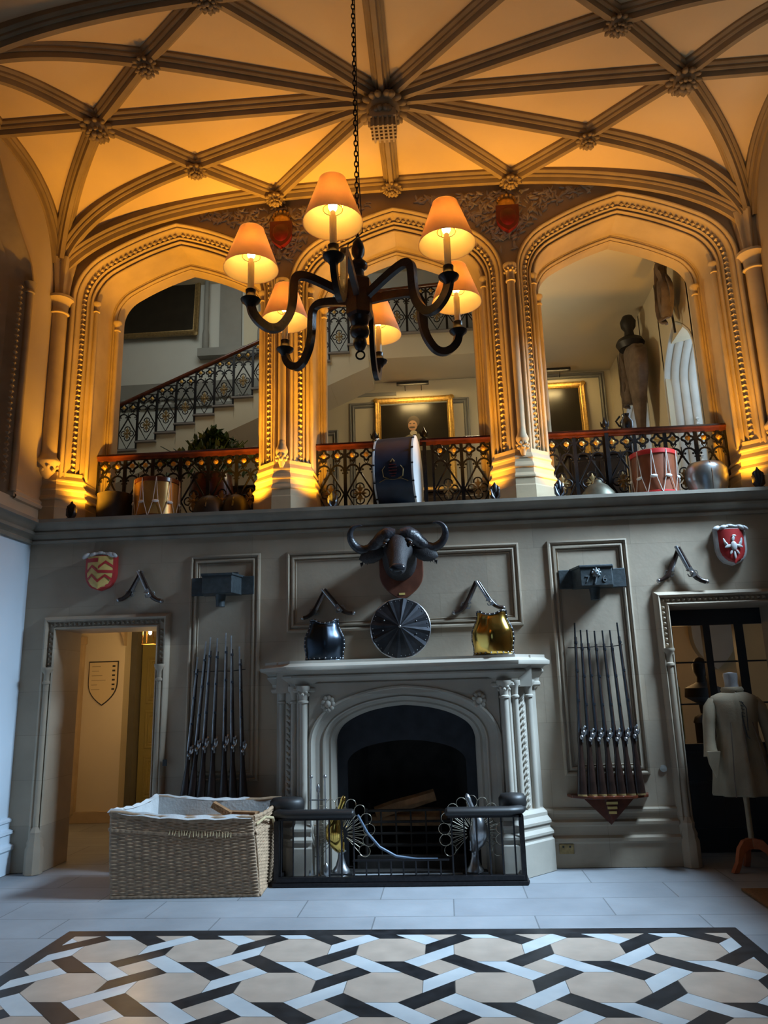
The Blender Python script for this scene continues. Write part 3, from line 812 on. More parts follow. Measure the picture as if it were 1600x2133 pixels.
mb = MB(); mb.prism(shieldpoly(.395, .565), -.009, -.004); mb.build('panel', M_SIGNBG, sg_)
mb = MB()
for k in range(6):
    z = .23-.062*k; mb.box(-.16, -.16+(.12, .10, .15, .20, .08, .12)[k], -.012, -.009, z-.006, z+.003); 
build_each(mb, 'text_line', mat('sign_grey_text', (.30, .25, .16), .6), sg_)
mb = MB()
for k in range(6):
    z = .23-.062*k; mb.box(.13, .17, -.012, -.009, z-.012, z+.012)
build_each(mb, 'symbol', M_SIGNLN, sg_)
dr = MB(); dr.box(-4.6, -3.7, 11.42, 11.5, 0, 2.5)
o = struct(dr, 'door_1', M_YDOOR)
fm = MB()
for (a, b, c, d) in ((-4.52, -4.2, .15, .75), (-4.52, -4.2, .85, 1.4), (-4.52, -4.2, 1.5, 2.2)):
    f_ = frame_mould(a, b, c, d, 11.42, w=.1, d=.012); fm.add(f_.v, f_.f)
f_ = fm.build('door_panels', M_YDOOR, o)
# lantern in the passage
ln = thing('hanging_lantern', (-3.70, 9.4, 2.28), 'small glass hall lantern glowing at the top right of the left doorway', 'lantern')
mb = MB()
for a in (-.07, .07):
    for b in (-.07, .07): mb.box(a-.006, a+.006, b-.006, b+.006, -.02, .2)
mb.box(-.08, .08, -.08, .08, -.03, -.02); mb.box(-.08, .08, -.08, .08, .2, .215); mb.lathe([(.09, .21), (.03, .28), (.008, .3), (.006, .72)], n=8)
mb.build('frame', M_GOLD, ln)
mb = MB(); mb.ball((0, 0, .12), .022, 10, 6, sc=(1, 1, 1.5)); mb.build('bulb', M_BULB, ln)
light('lantern_bulb', 'POINT', (-3.70, 9.4, 2.4), 8, (1, .6, .25), size=.03)

# ---------------- glazed partition in the right doorway
gz = MB(); x0, x1 = DR0-.1, 3.5; yy = 8.02
gz.box(x0, x1, yy-.03, yy+.03, 2.16, 2.5); gz.box(x0, 2.36, yy-.03, yy+.03, 0, 2.3)
for xx, ww_ in ((2.70, .035), (3.02, .045), (3.42, .035)): gz.box(xx-ww_, xx+ww_, yy-.035, yy+.035, 0, 2.2)
for z in (1.79, 1.38): gz.box(x0, x1, yy-.012, yy+.012, z-.008, z+.008)
gz.box(x0, x1, yy-.03, yy+.03, 0, 1.0)
gz.box(x0, x1, yy-.045, yy-.03, .9, .93); gz.box(x0, x1, yy-.045, yy-.03, .62, .65); gz.box(x0, x1, yy-.045, yy-.03, .18, .22)
o = struct(gz, 'door_2', M_GLASSD)
g = MB(); g.box(1.6, 4.6, 10.6, 10.75, 0, 3.1); g.box(1.5, 1.62, YB, 10.7, 0, 3.1); g.box(4.5, 4.6, YB, 10.7, 0, 3.1); g.box(1.6, 4.6, YB, 10.7, 3.0, 3.15)
struct(g, 'wall_case_room', mat('ochre_room_wall', (.42, .30, .15), .8, nscale=2, amt=.08))
def flat_thing(name, poly, y0, y1, m, label, cat, smooth=None):
    cx = sum(p[0] for p in poly)/len(poly); cz = min(p[1] for p in poly)
    mb = MB(); mb.prism(poly, y0, y1); o = mb.build(name, m, loc=(cx, y0, cz), smooth=smooth); tag(o, label, cat); return o
flat_thing('wall_shield', [(a+2.75, b+2.2) for a, b in shieldpoly(.34, .7)], 10.5, 10.6, M_BLKL, 'dark tall shield on the ochre wall behind the left glass pane', 'shield')
flat_thing('wall_shield', [(a*.9+3.62, b+2.2) for a, b in shieldpoly(.62, .9)], 10.45, 10.6, M_GREYM, 'large grey shield seen through the glass above the headless coat stand', 'shield')
bu = MB(); bu.lathe([(.14, 0), (.12, .06), (.05, .1), (.06, .2), (.2, .28), (.19, .38), (.06, .44), (.05, .5), (.08, .56), (.085, .64), (.05, .7), (.01, .72)], n=16)
bu.lathe([(.13, -1.15), (.13, 0)], n=12)
o = bu.build('bust', M_BLKL, smooth=50, loc=(0, 0, -1.15)); o.location = (2.92, 9.0, 0); tag(o, 'dark bust on a column, silhouetted behind the glass beside the coat', 'bust')
ba = MB(); ba.box(2.58, 2.76, 9.3, 9.32, .95, 1.55); o = ba.build('banner', M_YDOOR, loc=(2.67, 9.3, .95)); tag(o, 'yellow cloth panel seen low through the left glass pane', 'cloth')

# ================================================================== CHIMNEYPIECE
FC = -.385
fp = thing('fireplace', (FC, 7.3, 0), 'large carved pale stone chimneypiece with a four-centred arched opening', 'fireplace')
MF = Matrix.Translation((-FC, -7.3, 0))
def fpart(mb, name, m, smooth=38, **k): return mb.tf(MF).build(name, m, fp, smooth, **k)
YF = 7.16
# jamb/arch moulding (splayed)
mb = MB(); IW, ISP, IR = .655, 1.13, .33
prof = [(.235, YF+.0), (.225, YF-.018), (.205, YF-.02), (.195, YF-.005), (.19, YF+.03), (.175, YF+.05), (.15, YF+.055), (.12, YF+.065), (.105, YF+.05), (.09, YF+.055), (.085, YF+.09), (.06, YF+.12), (.04, YF+.115), (.03, YF+.135), (.012, YF+.15), (0, YF+.17), (0, 7.6)]
sweep_arch(mb, FC, ISP, 0, IW, IR, prof, r=.22, th=radians(55), zsc=.8)
fpart(mb, 'arch_moulding', M_FIRE)
# face above and beside the arch
mb = MB(); pts, s1 = arch_pts(IW, IR, .22, radians(55)); pts = [(IW, -ISP, 1, 0), (IW, 0, 1, 0)]+pts
for sg in (1, -1):
    lo = [(FC+sg*(x+nx*.232), ISP+z+nz*.232*(.8 if z > 0 else 1)) for x, z, nx, nz in pts]; lo[-1] = (FC, ISP+IR+.232*.8/cos(s1))
    mb.grid([[(x, YF+.0, z) for x, z in lo], [(x, YF, 1.66) for x, z in lo]])
    mb.box(FC+sg*.88, FC+sg*.98, YF, YW, 0, 1.66) if sg == 1 else mb.box(FC-.98, FC-.88, YF, YW, 0, 1.66)
    # canted corner
    a, b = (FC+sg*.98, YF), (FC+sg*1.25, YW)
    mb.add([(a[0], a[1], 0), (b[0], b[1], 0), (b[0], b[1], 1.66), (a[0], a[1], 1.66)], [(0, 1, 2, 3)])
mb.box(FC-1.0, FC+1.0, YF+.01, YW, 1.58, 1.70); mb.box(FC-.98, FC+.98, YF-.004, YF+.03, 1.57, 1.68)
fpart(mb, 'surround', M_FIRE)
# spandrel rosette carvings
for sg in (-1, 1):
    mb = MB()
    for k in range(9):
        a = 2*pi*k/9; mb.ball((FC+sg*.70+.045*cos(a), YF-.01, 1.49+.055*sin(a)), .026, 7, 5, sc=(1, .7, 1))
    mb.ball((FC+sg*.70, YF-.015, 1.49), .035, 8, 6)
    fpart(mb, 'carving', M_FIRE, 60)
# shafts on the canted corners with capitals and bases, twisted leaf strip
for sg in (-1, 1):
    mb = MB()
    for (x, y, r) in ((FC+sg*.93, YF-.02, .036), (FC+sg*1.03, YF+.04, .03), (FC+sg*1.17, YF+.20, .036)):
        mb.lathe([(r, .5), (r, 1.50), (r*1.4, 1.505), (r*1.4, 1.52), (r*1.05, 1.53), (r*1.2, 1.60), (r*1.9, 1.63), (r*1.9, 1.66)], (x, y, 0), 14)
    for k in range(8):
        a = 2*pi*k/8; mb.ball((FC+sg*.93+.045*cos(a), YF-.02+.045*sin(a), 1.58+.02*(k % 2)), .018, 6, 4)
    z = .55
    while z < 1.5:
        mb.ball((FC+sg*1.10, YF+.10, z), .022, 6, 4, m=Matrix.Rotation(.6*sg, 3, 'Y'), sc=(.6, .8, 1.3)); z += .055
    fpart(mb, 'shafts', M_FIRE, 45)
    mb = MB()
    stp = [(.075, 0), (.075, .26), (.06, .275), (.06, .30), (.075, .31), (.075, .33), (.045, .36), (.045, .39), (.06, .40), (.06, .42), (.03, .46), (.03, .49), (.0, .52)]
    rows = []
    for o, z in stp:
        rows.append([(FC+sg*(.86-o*.3), YF-.05-o, z), (FC+sg*(.98+o*.4), YF-.05-o, z), (FC+sg*(1.24+o), YF+.21-o*.4, z), (FC+sg*(1.24+o), YW, z), (FC+sg*(.86-o*.3), YW, z)])
    mb.grid(rows, close=True); mb.add(rows[-1], [(0, 1, 2, 3, 4)])
    fpart(mb, 'base', M_FIRE, 30)
# mantel shelf swept in plan round the canted corners
mb = MB()
sh = [(0, 1.60), (.015, 1.60), (.03, 1.615), (.03, 1.635), (.015, 1.65), (.02, 1.68), (.06, 1.72), (.075, 1.735), (.075, 1.75), (.06, 1.76), (.09, 1.785), (.15, 1.80), (.155, 1.815), (.155, 1.835), (.12, 1.85), (.10, 1.865), (.10, 1.89), (-.25, 1.89)]
plan = [(FC-1.28, YW), (FC-1.0, YF-.0), (FC-.86, YF-.0), (FC-.80, YF+.04), (FC+.80, YF+.04), (FC+.86, YF), (FC+1.0, YF), (FC+1.28, YW)]
shp = sweep_xy(plan, [(o, z) for o, z in sh]); mb.add(shp.v, shp.f)
mb.box(FC-1.2, FC+1.2, YF+.05, YW, 1.6, 1.885)
fpart(mb, 'mantel_shelf', M_FIRE, 35)
# firebox
mb = MB(); a, b = FC-IW-.02, FC+IW+.02
mb.add([(a, 7.5, 0), (a+.25, 8.1, 0), (b-.25, 8.1, 0), (b, 7.5, 0), (a, 7.5, 1.6), (a+.25, 8.1, 1.5), (b-.25, 8.1, 1.5), (b, 7.5, 1.6)], [(0, 1, 5, 4), (1, 2, 6, 5), (2, 3, 7, 6), (4, 5, 6, 7)])
mb.box(a, b, 7.3, 8.1, .001, .012)
fpart(mb, 'firebox', M_FIREB)
# iron register plate with lower arch
mb = MB(); pts, s1 = arch_pts(.56, .22, .12, radians(45))
lo = [(FC-.66, .0), (FC-.56, 0)]+[(FC-x, .92+z) for x, z, c, d in pts]; lo2 = [(FC+x, .92+z) for x, z, c, d in reversed(pts)]+[(FC+.56, 0), (FC+.66, 0)]
low = lo[1:]+lo2[:-1]
rows = [[(x, 7.42, z) for x, z in low], [(FC+(x-FC)*1.2, 7.42, 1.55 if z > .5 else z) for x, z in low]]
mb.grid(rows); rows = [[(x, 7.42, z) for x, z in low], [(x, 7.46, z) for x, z in low]]; mb.grid(rows)
fpart(mb, 'register_plate', M_SLATE, 40)
hs = MB(); hs.box(FC-.6, FC+.6, 7.3, 7.56, .0, .02)
# grate with logs
gt = thing('fire_grate', (FC+.02, 7.62, 0), 'dark iron fire grate standing inside the hearth', 'grate')
mb = MB()
for z in (.20, .30, .40, .5): mb.tube([(-.42, -.12, z), (.42, -.12, z)], .012, 6)
for x in (-.42, -.28, -.14, 0, .14, .28, .42): mb.tube([(x, -.12, .05), (x, -.12, .5)], .009, 6)
for x in (-.42, .42):
    for y in (-.12, .22): mb.tube([(x, y, .012), (x, y, .52)], .016, 8)
mb.box(-.42, .42, -.12, .22, .18, .2)
mb.box(-.5, .5, -.2, -.14, .012, .12)
mb.build('basket', M_FIREB, gt, 40)
logs = [((-.32, 0, .47), (.25, .05, .62), .06, 'long split log lying tilted on top of the grate'), ((-.1, .1, .45), (.36, .08, .44), .055, 'split log lying flat at the right of the grate'), ((-.36, .05, .40), (.3, 0, .40), .055, 'split log lying lowest across the front of the grate')]
for (a, b, r, lab) in logs:
    a, b = Vector(a), Vector(b); mb = MB(); a += Vector((FC, 7.62, -.13)); b += Vector((FC, 7.62, -.13))
    a.z += .12; b.z += .12
    mb.tube([a, a.lerp(b, .33)+Vector((0, 0, .006)), a.lerp(b, .66), b], [r, r*1.05, r, r*.95], 7)
    c = a.lerp(b, .5); o = mb.build('log', M_LOG, loc=c); tag(o, lab, 'log', 'logs in the hearth')

# ================================================================== FENDER
fe = thing('club_fender', (FC-.08, 6.95, 0), 'black iron club fender with padded rails in front of the hearth', 'fender')
FX0, FX1, FY0 = -1.50, .60, 6.86
def ftf(mb): return mb.tf(Matrix.Translation((-(FC-.08), -6.95, 0)))
mb = MB(); mb.box(FX0-.03, FX1+.03, FY0-.04, FY0+.05, 0, .03); mb.box(FX0, FX1, FY0-.025, FY0+.035, .03, .075)
for x in (FX0, FX1): mb.box(x-.04, x+.04, FY0, 7.12, 0, .03); mb.box(x-.025, x+.025, FY0, 7.12, .03, .07)
ftf(mb).build('base_rail', M_IRON, fe, bevel=.006)
for (a, b, s) in ((FX0, -.84, -1), (-.02, FX1, 1)):
    mb = MB(); n = 8
    e = FX0 if s < 0 else FX1; i_ = b if s < 0 else a
    pth = [(e, 7.12, .575), (e, FY0+.12, .575), (e-s*.02, FY0+.03, .575), (e-s*.1, FY0, .575), (i_, FY0, .575)]
    mb.tube(pth, .062, 12, flat=.62)
    mb.ball(pth[-1], .055, 10, 6, sc=(.5, 1, .62))
    ftf(mb).build('padded_rail', M_BLKL, fe, 50)
    mb = MB(); mb.box(min(a, b), max(a, b), FY0-.02, FY0+.02, .525, .54)
    mb.box(e-.02, e+.02, FY0, 7.12, .525, .54)
    ftf(mb).build('rail_support', M_IRON, fe)
cb2 = MB(); cb2.lathe([(.10, .56), (.12, .60), (.12, .66), (.10, .69), (.02, .70)], (FX1-.05, 7.02, 0), 16); cb2.lathe([(.10, .56), (.12, .60), (.12, .66), (.10, .69), (.02, .70)], (FX0+.06, 7.02, 0), 16, sx=1.3)
build_each(ftf(cb2), 'seat_pad', M_BLKL, fe, 50)
mb = MB(); mb.box(-.84, -.02, FY0-.008, FY0+.008, .19, .205); ftf(mb).build('low_rail', M_IRON, fe)
def bars(xs, y, z1, r=.008):
    for x in xs:
        b = MB(); b.tube([(x, y, .07), (x, y, z1)], r, 6); ftf(b).build('bar', M_IRON, fe, 50)
step = .105; x = FX0+.04; xs = []
while x < FX1-.02: xs.append(x); x += step
bars([x for x in xs if x < -.80 or x > -.06], FY0, .53); bars([x for x in xs if -.80 <= x <= -.06], FY0, .2)
for e in (FX0, FX1):
    for y in (FY0+.06, FY0+.12, FY0+.18, FY0+.24):
        b = MB(); b.tube([(e, y, .07), (e, y, .53)], .008, 6); ftf(b).build('bar', M_IRON, fe, 50)
    b = MB(); b.box(e-.02, e+.02, FY0-.02, FY0+.02, 0, .54); ftf(b).build('corner_post', M_IRON, fe)

# peacock fire screens
def peacock(x, y, s, lab, sc=1.0):
    t = thing('peacock_ornament', (x, y, 0), lab, 'ornament', 'metal peacocks in the fender'); t.scale = (sc,)*3
    mb = MB(); mb.box(-.11, .11, -.07, .07, .0, .05); mb.build('plinth', M_BLKL, t)
    mb = MB(); mb.lathe([(.08, .05), (.075, .07), (.05, .1), (.03, .16), (.025, .2), (.05, .22), (.02, .24)], n=14, sy=.8); mb.build('pedestal', M_STEEL, t, 50)
    mb = MB()
    prof_ = [(0, .02), (.03, .045), (.08, .07), (.14, .085), (.2, .075), (.26, .05), (.3, .03), (.35, .022), (.40, .022), (.43, .026), (.46, .02), (.475, .005)]
    pts = []; rs = []
    for z, r in prof_:
        pts.append((s*(.0+.05*sin(z*9)), -.02-.05*sin(z*5), .22+z)); rs.append(r)
    mb.tube(pts, rs, 12); mb.tube([(pts[-2][0]+0*s, pts[-2][1]-.015, pts[-2][2]), (pts[-2][0], pts[-2][1]-.06, pts[-2][2]-.01)], [.01, .002], 6)
    for a in (-.03, .03): mb.tube([(a, -.03, .30), (a, -.03, .22)], .007, 6)
    mb.build('body', M_BRASS if s < 0 else M_STEEL, t, 50)
    mb = MB(); n = 13
    for k in range(n):
        a = radians(-58+266*k/(n-1)) if False else radians(-35+250*k/(n-1)); R0, R1 = .06, .30
        c = Vector((0, .03, .36)); d = Vector((cos(a), .0, sin(a)))
        q = Vector((-sin(a), 0, cos(a))); lp = []
        for i in range(14):
            b = 2*pi*i/14; lp.append(c+d*(R1-.045+.052*cos(b))+q*.048*sin(b))
        mb.tube(lp, .0032, 5, closed=True)
        mb.tube([c+d*R0, c+d*(R1-.1)], .004, 5); mb.tube([c+d*R0, c+d*(R1-.07)+q*.04], .003, 5); mb.tube([c+d*R0, c+d*(R1-.07)-q*.04], .003, 5)
    mb.build('tail_fan', mat('tarnished_silver_wire', (.50, .44, .34), .25, .95), t, 50)
    return t
peacock(-.98, 7.14, -1, 'brass peacock with a fan of looped wire feathers at the left of the hearth')
peacock(.20, 7.12, 1, 'steel-bodied peacock with looped wire tail at the right of the hearth')
# fire irons at the left
fi = thing('fire_iron_stand', (-1.17, 7.08, 0), 'upright set of slender fire irons beside the left peacock', 'fire irons')
mb = MB(); mb.lathe([(.07, 0), (.07, .02), (.02, .04), (.01, .06), (.008, .72)], n=12); mb.lathe([(.008, .72), (.02, .74), (.02, .77), (.005, .80)], n=10)
mb.tube([(-.08, 0, .66), (.08, 0, .66)], .006, 6); mb.build('stand', M_STEEL, fi, 50)
for dx in (-.07, .07):
    mb = MB(); mb.tube([(dx, -.02, .10), (dx*.9, -.01, .84)], .006, 6); mb.ball((dx*.9, -.01, .86), .017, 8, 6); mb.lathe([(.004, .02), (.03, .05), (.022, .12), (.006, .14)], (dx, -.02, 0), 8); mb.build('poker', M_STEEL, fi, 50)
ho = MB(); ho.tube([(-.80, 6.93, .55), (-.72, 6.95, .40), (-.62, 6.98, .28), (-.48, 7.0, .20), (-.30, 7.02, .17), (-.12, 7.03, .165)], .011, 8)
o = ho.build('hose', mat('blue_grey_hose', (.10, .14, .2), .4), smooth=50, loc=(-.5, 6.98, .17)); tag(o, 'thin blue-grey hose hanging from the left padded fender rail', 'hose')

# ================================================================== BASKET
bk_ = thing('wicker_basket', (-2.15, 6.95, 0), 'large rectangular wicker log basket with linen lining left of the hearth', 'basket')
B0 = [Vector(p) for p in ((-2.80, 6.52, 0), (-1.57, 6.56, 0), (-1.60, 7.15, 0), (-2.70, 7.17, 0))]
B1 = [Vector(p) for p in ((-2.83, 6.50, .665), (-1.62, 6.52, .60), (-1.52, 7.15, .665), (-2.69, 7.17, .695))]
OFFB = Vector((-2.15, 6.95, 0))
def weave(b0, b1, t0, t1, nst, nrow):
    N = (b1-b0).cross(t0-b0).normalized(); rows = []
    for j in range(nrow*3+1):
        v = j/(nrow*3); row = []; ph = (j//3) % 2; band = (abs(v-.80) < .02) or (v > .965) or (v < .03)
        for i in range(nst*4+1):
            u = i/(nst*4); p = b0.lerp(b1, u).lerp(t0.lerp(t1, u), v)
            sag = -.03*sin(pi*u)*v*v
            cyc = sin(pi*u*nst+pi*ph); rowb = sin(pi*((j % 3)+.5)/3)
            d = .007*cyc*rowb+(.006*rowb)
            if band: d = .012+.004*sin(u*nst*9)
            d += .02*sin(pi*v)*.6
            row.append(p+N*d+Vector((0, 0, sag))-OFFB)
        rows.append(row)
    return rows
names = ['front_panel', 'side_panel', 'back_panel', 'side_panel']
for k in range(4):
    a, b = k, (k+1) % 4; L = (B1[b]-B1[a]).length
    mb = MB(); mb.grid(weave(B0[a], B0[b], B1[a], B1[b], int(L/.065), 46)); o = mb.build(names[k], M_WICK, bk_, 75)
    so = o.modifiers.new('s', 'SOLIDIFY'); so.thickness = .012; so.offset = -1
mb = MB()
for k in range(4):
    a, b = B1[k]-OFFB, B1[(k+1) % 4]-OFFB; pts = [a.lerp(b, i/12)+Vector((0, 0, -.03*sin(pi*i/12)+.006+.006*(i % 2))) for i in range(13)]
    mb.tube(pts, .018, 8)
mb.build('rim', M_WICK, bk_, 60)
mb = MB()   # lining
rows = []
for v in (0, .03, .5, 1):
    row = []
    for k in range(4):
        for i in range(8):
            u = i/8; p = B0[k].lerp(B0[(k+1) % 4], u).lerp(B1[k].lerp(B1[(k+1) % 4], u), .25+.75*v); c = (B0[0]+B0[2])/2
            q = p-OFFB; cc = Vector((c.x, c.y, q.z+OFFB.z))-OFFB; q = q+(cc-q).normalized()*(.03+.012*sin(i*2.4+k)); q.z += .012 if v == 1 else 0; q.z -= .03*sin(pi*u)*v
            row.append(q)
    rows.append(row)
mb.grid(rows, close=True); mb.add(rows[0], [tuple(range(32))])
# folded over the rim on the left, back and part of front
for (k, u0, u1) in ((3, 0, 1), (2, .25, 1), (0, 0, .97)):
    r1 = []; r2 = []; r3 = []
    for i in range(17):
        u = u0+(u1-u0)*i/16; p = B1[k].lerp(B1[(k+1) % 4], u)-OFFB; p.z -= .03*sin(pi*u); c = Vector((0, 0, p.z)); d = (c-p).normalized()
        wv_ = .006*sin(i*1.9)
        r1.append(p+d*.03+Vector((0, 0, .015))); r2.append(p+Vector((0, 0, .034+wv_))); r3.append(p-d*.03+Vector((0, 0, .006+wv_)))
    mb.grid([r1, r2, r3])
mb.build('linen_lining', M_LINEN, bk_, 70)
mb = MB()
a = Vector((-1.60, 6.60, .56))-OFFB
mb.tube([a+Vector((.0, -.06, -.01)), a+Vector((.05, .05, .03)), a+Vector((.08, .2, 0)), a+Vector((.07, .32, -.1)), a+Vector((.05, .42, -.03)), a+Vector((.04, .46, .05))], .012, 8)
mb.build('handle', M_ROPE, bk_, 60).__setitem__('label', 'rope handle')
mb = MB(); rnd = random.Random(4)
for k in range(22):
    u = .42+.02*k; p = B0[0].lerp(B0[1], u).lerp(B1[0].lerp(B1[1], u), .80)-OFFB; mb.tube([p+Vector((0, -.015, .01)), p+Vector((rnd.uniform(-.01, .01), -.03, -.02-rnd.uniform(0, .02)))], .004, 5)
mb.build('frayed_strands', M_ROPE, bk_)
kd = MB(); kd.obox((-2.0, 6.9, .62), (.18, .07, .05), Matrix.Rotation(.5, 3, 'Y')); kd.obox((-1.85, 7.05, .55), (.3, .08, .06), Matrix.Rotation(-.3, 3, 'Z')); kd.obox((-2.2, 7.0, .5), (.4, .4, .06), Matrix.Rotation(.1, 3, 'X')); kd.box(-2.5, -1.8, 6.7, 7.1, .21, .5)
o = kd.build('kindling', M_LOG, loc=(-2.1, 6.95, .5)); tag(o, 'pale kindling pieces lying in the wicker basket', 'kindling', kind='stuff')

# ================================================================== WALL TROPHIES
# muskets
def musket(bayonet=True):
    t = thing('musket', (0, 0, 0), 'x', 'musket')
    L = 1.50
    mb = MB(); mb.tube([(-.006, -.010, .50), (-.006, -.010, .9), (-.004, -.010, 1.42)], [.0125, .0095, .008], 8)
    mb.build('barrel', M_STEEL, t, 50)
    mb = MB()  # stock: cross-section (side x thickness) along z
    sec = [(0, .046, .04, -.0), (.02, .047, .042, .0), (.2, .036, .036, .0), (.32, .024, .028, .0), (.40, .022, .03, .0), (.48, .026, .034, 0), (.60, .019, .022, 0), (.9, .0165, .015, 0), (1.3, .0135, .012, 0)]
    rows = []
    for z, a, b, off in sec:
        rows.append([(a*cos(q)*1.0, off+b*.9*sin(q)*.8, z) for q in [2*pi*i/10 for i in range(10)]])
    mb.grid(rows, close=True); mb.add(rows[0], [tuple(range(10))]); mb.add(rows[-1], [tuple(range(10))])
    mb.build('stock', M_GUNWOOD, t, 60)
    mb = MB(); mb.box(.014, .026, -.03, .02, .42, .54); mb.tube([(.03, -.03, .47), (.05, -.045, .49), (.055, -.05, .52)], .007, 6); mb.tube([(.03, -.02, .53), (.045, -.04, .55)], .009, 6); mb.ball((.03, -.012, .5), .024, 8, 6); mb.ball((.012, -.03, .46), .02, 8, 6)
    mb.tube([(0, .03, .40), (0, .06, .41), (0, .062, .46), (0, .03, .48)], .004, 6)
    mb.build('lock', M_STEEL, t, 50)
    mb = MB()
    for z in (.75, 1.0, 1.24): mb.lathe([(.0165, z), (.0165, z+.02)], (0, -.004, 0), 10)
    build_each(mb, 'barrel_band', M_DSTEEL, t, 50)
    mb = MB(); mb.lathe([(.044, -.002), (.045, .012)], n=12, sy=.8); mb.build('butt_plate', M_DGOLD, t, 50)
    return t
mk = musket()
used = [False]
def place_musket(x0, z0, x1, z1, y0, y1, label, group):
    a = Vector((x0, y0, z0)); b = Vector((x1, y1, z1)); d = b-a; sc = d.length/1.42
    z = d.normalized(); xx = Vector((1, 0, 0)); y = z.cross(xx).normalized(); xx = y.cross(z)
    m = Matrix((xx, y, z)).transposed()
    if used[0]: o = dup(mk)
    else: o = mk; used[0] = True
    o.location = a; o.rotation_euler = m.to_euler(); o.scale = (1, 1, sc); tag(o, label, group=group)
    return o
order = ['leftmost', 'second from the left', 'third from the left', 'middle', 'third from the right', 'second from the right', 'rightmost']
bots = [1.20, 1.29, 1.375, 1.46, 1.545, 1.63, 1.715]; tops = [1.285, 1.335, 1.395, 1.465, 1.54, 1.61, 1.685]; zt = [2.18, 2.11, 2.11, 2.10, 2.10, 2.10, 2.17]
for k in range(7):
    _o = place_musket(bots[k], .625, tops[k], zt[k], 7.29, 7.425, 'flintlock musket in the right wall rack, %s of seven' % order[k], 'muskets in the right rack')
    for c_ in _o.children:
        if c_.name.startswith('barrel') and not c_.name.startswith('barrel_band'): c_.material_slots[0].link = 'OBJECT'; c_.material_slots[0].material = M_DSTEEL
bots = [-2.49, -2.42, -2.33, -2.23, -2.11, -2.02, -1.92]; tops = [-2.42, -2.34, -2.295, -2.225, -2.14, -2.085, -2.0]; zt = [1.97, 2.12, 2.16, 2.15, 2.2, 2.17, 2.06]
for k in range(7):
    _o = place_musket(bots[k], .605, tops[k], zt[k], 7.33, 7.425, 'steel-barrelled musket behind the basket, %s of seven' % order[k], 'muskets in the left rack')
    for c_ in _o.children:
        if c_.name.startswith('barrel') and not c_.name.startswith('barrel_band'): c_.material_slots[0].link = 'OBJECT'; c_.material_slots[0].material = M_STEEL
def rack(cx, z, label, ztop, dp=-.23):
    t = thing('musket_rack', (cx, YW, z), label, 'gun rack')
    mb = MB(); mb.prism([(-.37, 0), (-.34, -.12), (-.18, dp), (.18, dp), (.34, -.12), (.37, 0)], 0, .025, 'z'); mb.build('shelf', M_MAHOG, t, bevel=.005)
    mb = MB(); mb.prism([(-.24, 0), (.24, 0), (.06, -.18), (0, -.24), (-.06, -.18)], -.06, 0); mb.prism([(-.05, 0), (.05, 0), (.0, -.2)], -.16, -.06); mb.build('bracket', M_MAHOG, t)
    mb = MB()
    for q in range(3): mb.box(-.05+.008*q, .05-.008*q, -.175, -.165, -.05-.04*q, -.028-.04*q)
    build_each(mb, 'crest_band', M_YEL, t)
    mb = MB(); mb.tube([(-.26, -.045, ztop), (-.12, -.055, ztop-.005), (0, -.045, ztop), (.12, -.055, ztop-.005), (.26, -.045, ztop+.01)], .004, 6); mb.build('retaining_wire', M_IRON, t)
rack(1.455, .60, 'dark wooden bracket rack holding seven muskets right of the fireplace', 1.35)
rack(-2.20, .58, 'dark wooden rack behind the basket holding seven steel-barrelled muskets', 1.25, -.185)

# pistols
def pistol(lbl):
    t = thing('pistol', (0, 0, 0), lbl, 'pistol')
    mb = MB(); mb.tube([(0, 0, .10), (0, 0, .36)], [.019, .016], 10); mb.build('barrel', M_STEEL, t, 50)
    mb = MB(); mb.tube([(.02, 0, .34), (.016, 0, .12), (.018, 0, .06), (.03, 0, .02), (.055, 0, -.02), (.085, 0, -.045)], [.015, .020, .027, .025, .022, .023], 10); mb.build('stock', M_GUNWOOD, t, 50)
    mb = MB(); mb.ball((.090, 0, -.050), .024, 10, 6); mb.build('butt_cap', M_STEEL, t, 50)
    mb = MB(); mb.box(-.012, .025, -.032, -.02, .04, .13); mb.ball((.0, -.03, .08), .02, 8, 6); mb.tube([(-.012, -.018, .05), (-.035, -.018, .06), (-.035, -.018, .085)], .006, 6); mb.tube([(.03, 0, .10), (.06, 0, .08), (.058, 0, .05), (.035, 0, .03)], .0035, 6); mb.tube([(-.012, -.018, .11), (-.03, -.018, .12)], .007, 6); mb.build('lock', M_STEEL, t, 50)
    return t
pp = pistol('x'); pu = [False]
def place_pistol(butt, muz, flip, y, label, group, sc=1.0):
    b = Vector((butt[0], y, butt[1])); m_ = Vector((muz[0], y, muz[1])); z = (m_-b).normalized()
    # local butt at about (.09,-.05); muzzle (0,.36)
    x = Vector((z.z, 0, -z.x))*(-1 if flip else 1)
    L = hypot(.09, .41); al = atan2(.09, .41)
    # rotate so that butt->muzzle direction matches
    zz = z*cos(al)+x*sin(al)*1.0; zz.normalize(); xx = Vector((zz.z, 0, -zz.x))*(-1 if flip else 1)
    yy = zz.cross(xx)
    s = (m_-b).length/L*sc
    R = Matrix((xx, yy, zz)).transposed()
    o = pp if not pu[0] else dup(pp); pu[0] = True
    o.location = m_-zz*.36*s; o.rotation_euler = R.to_euler(); o.scale = (s,)*3; tag(o, label, group=group)
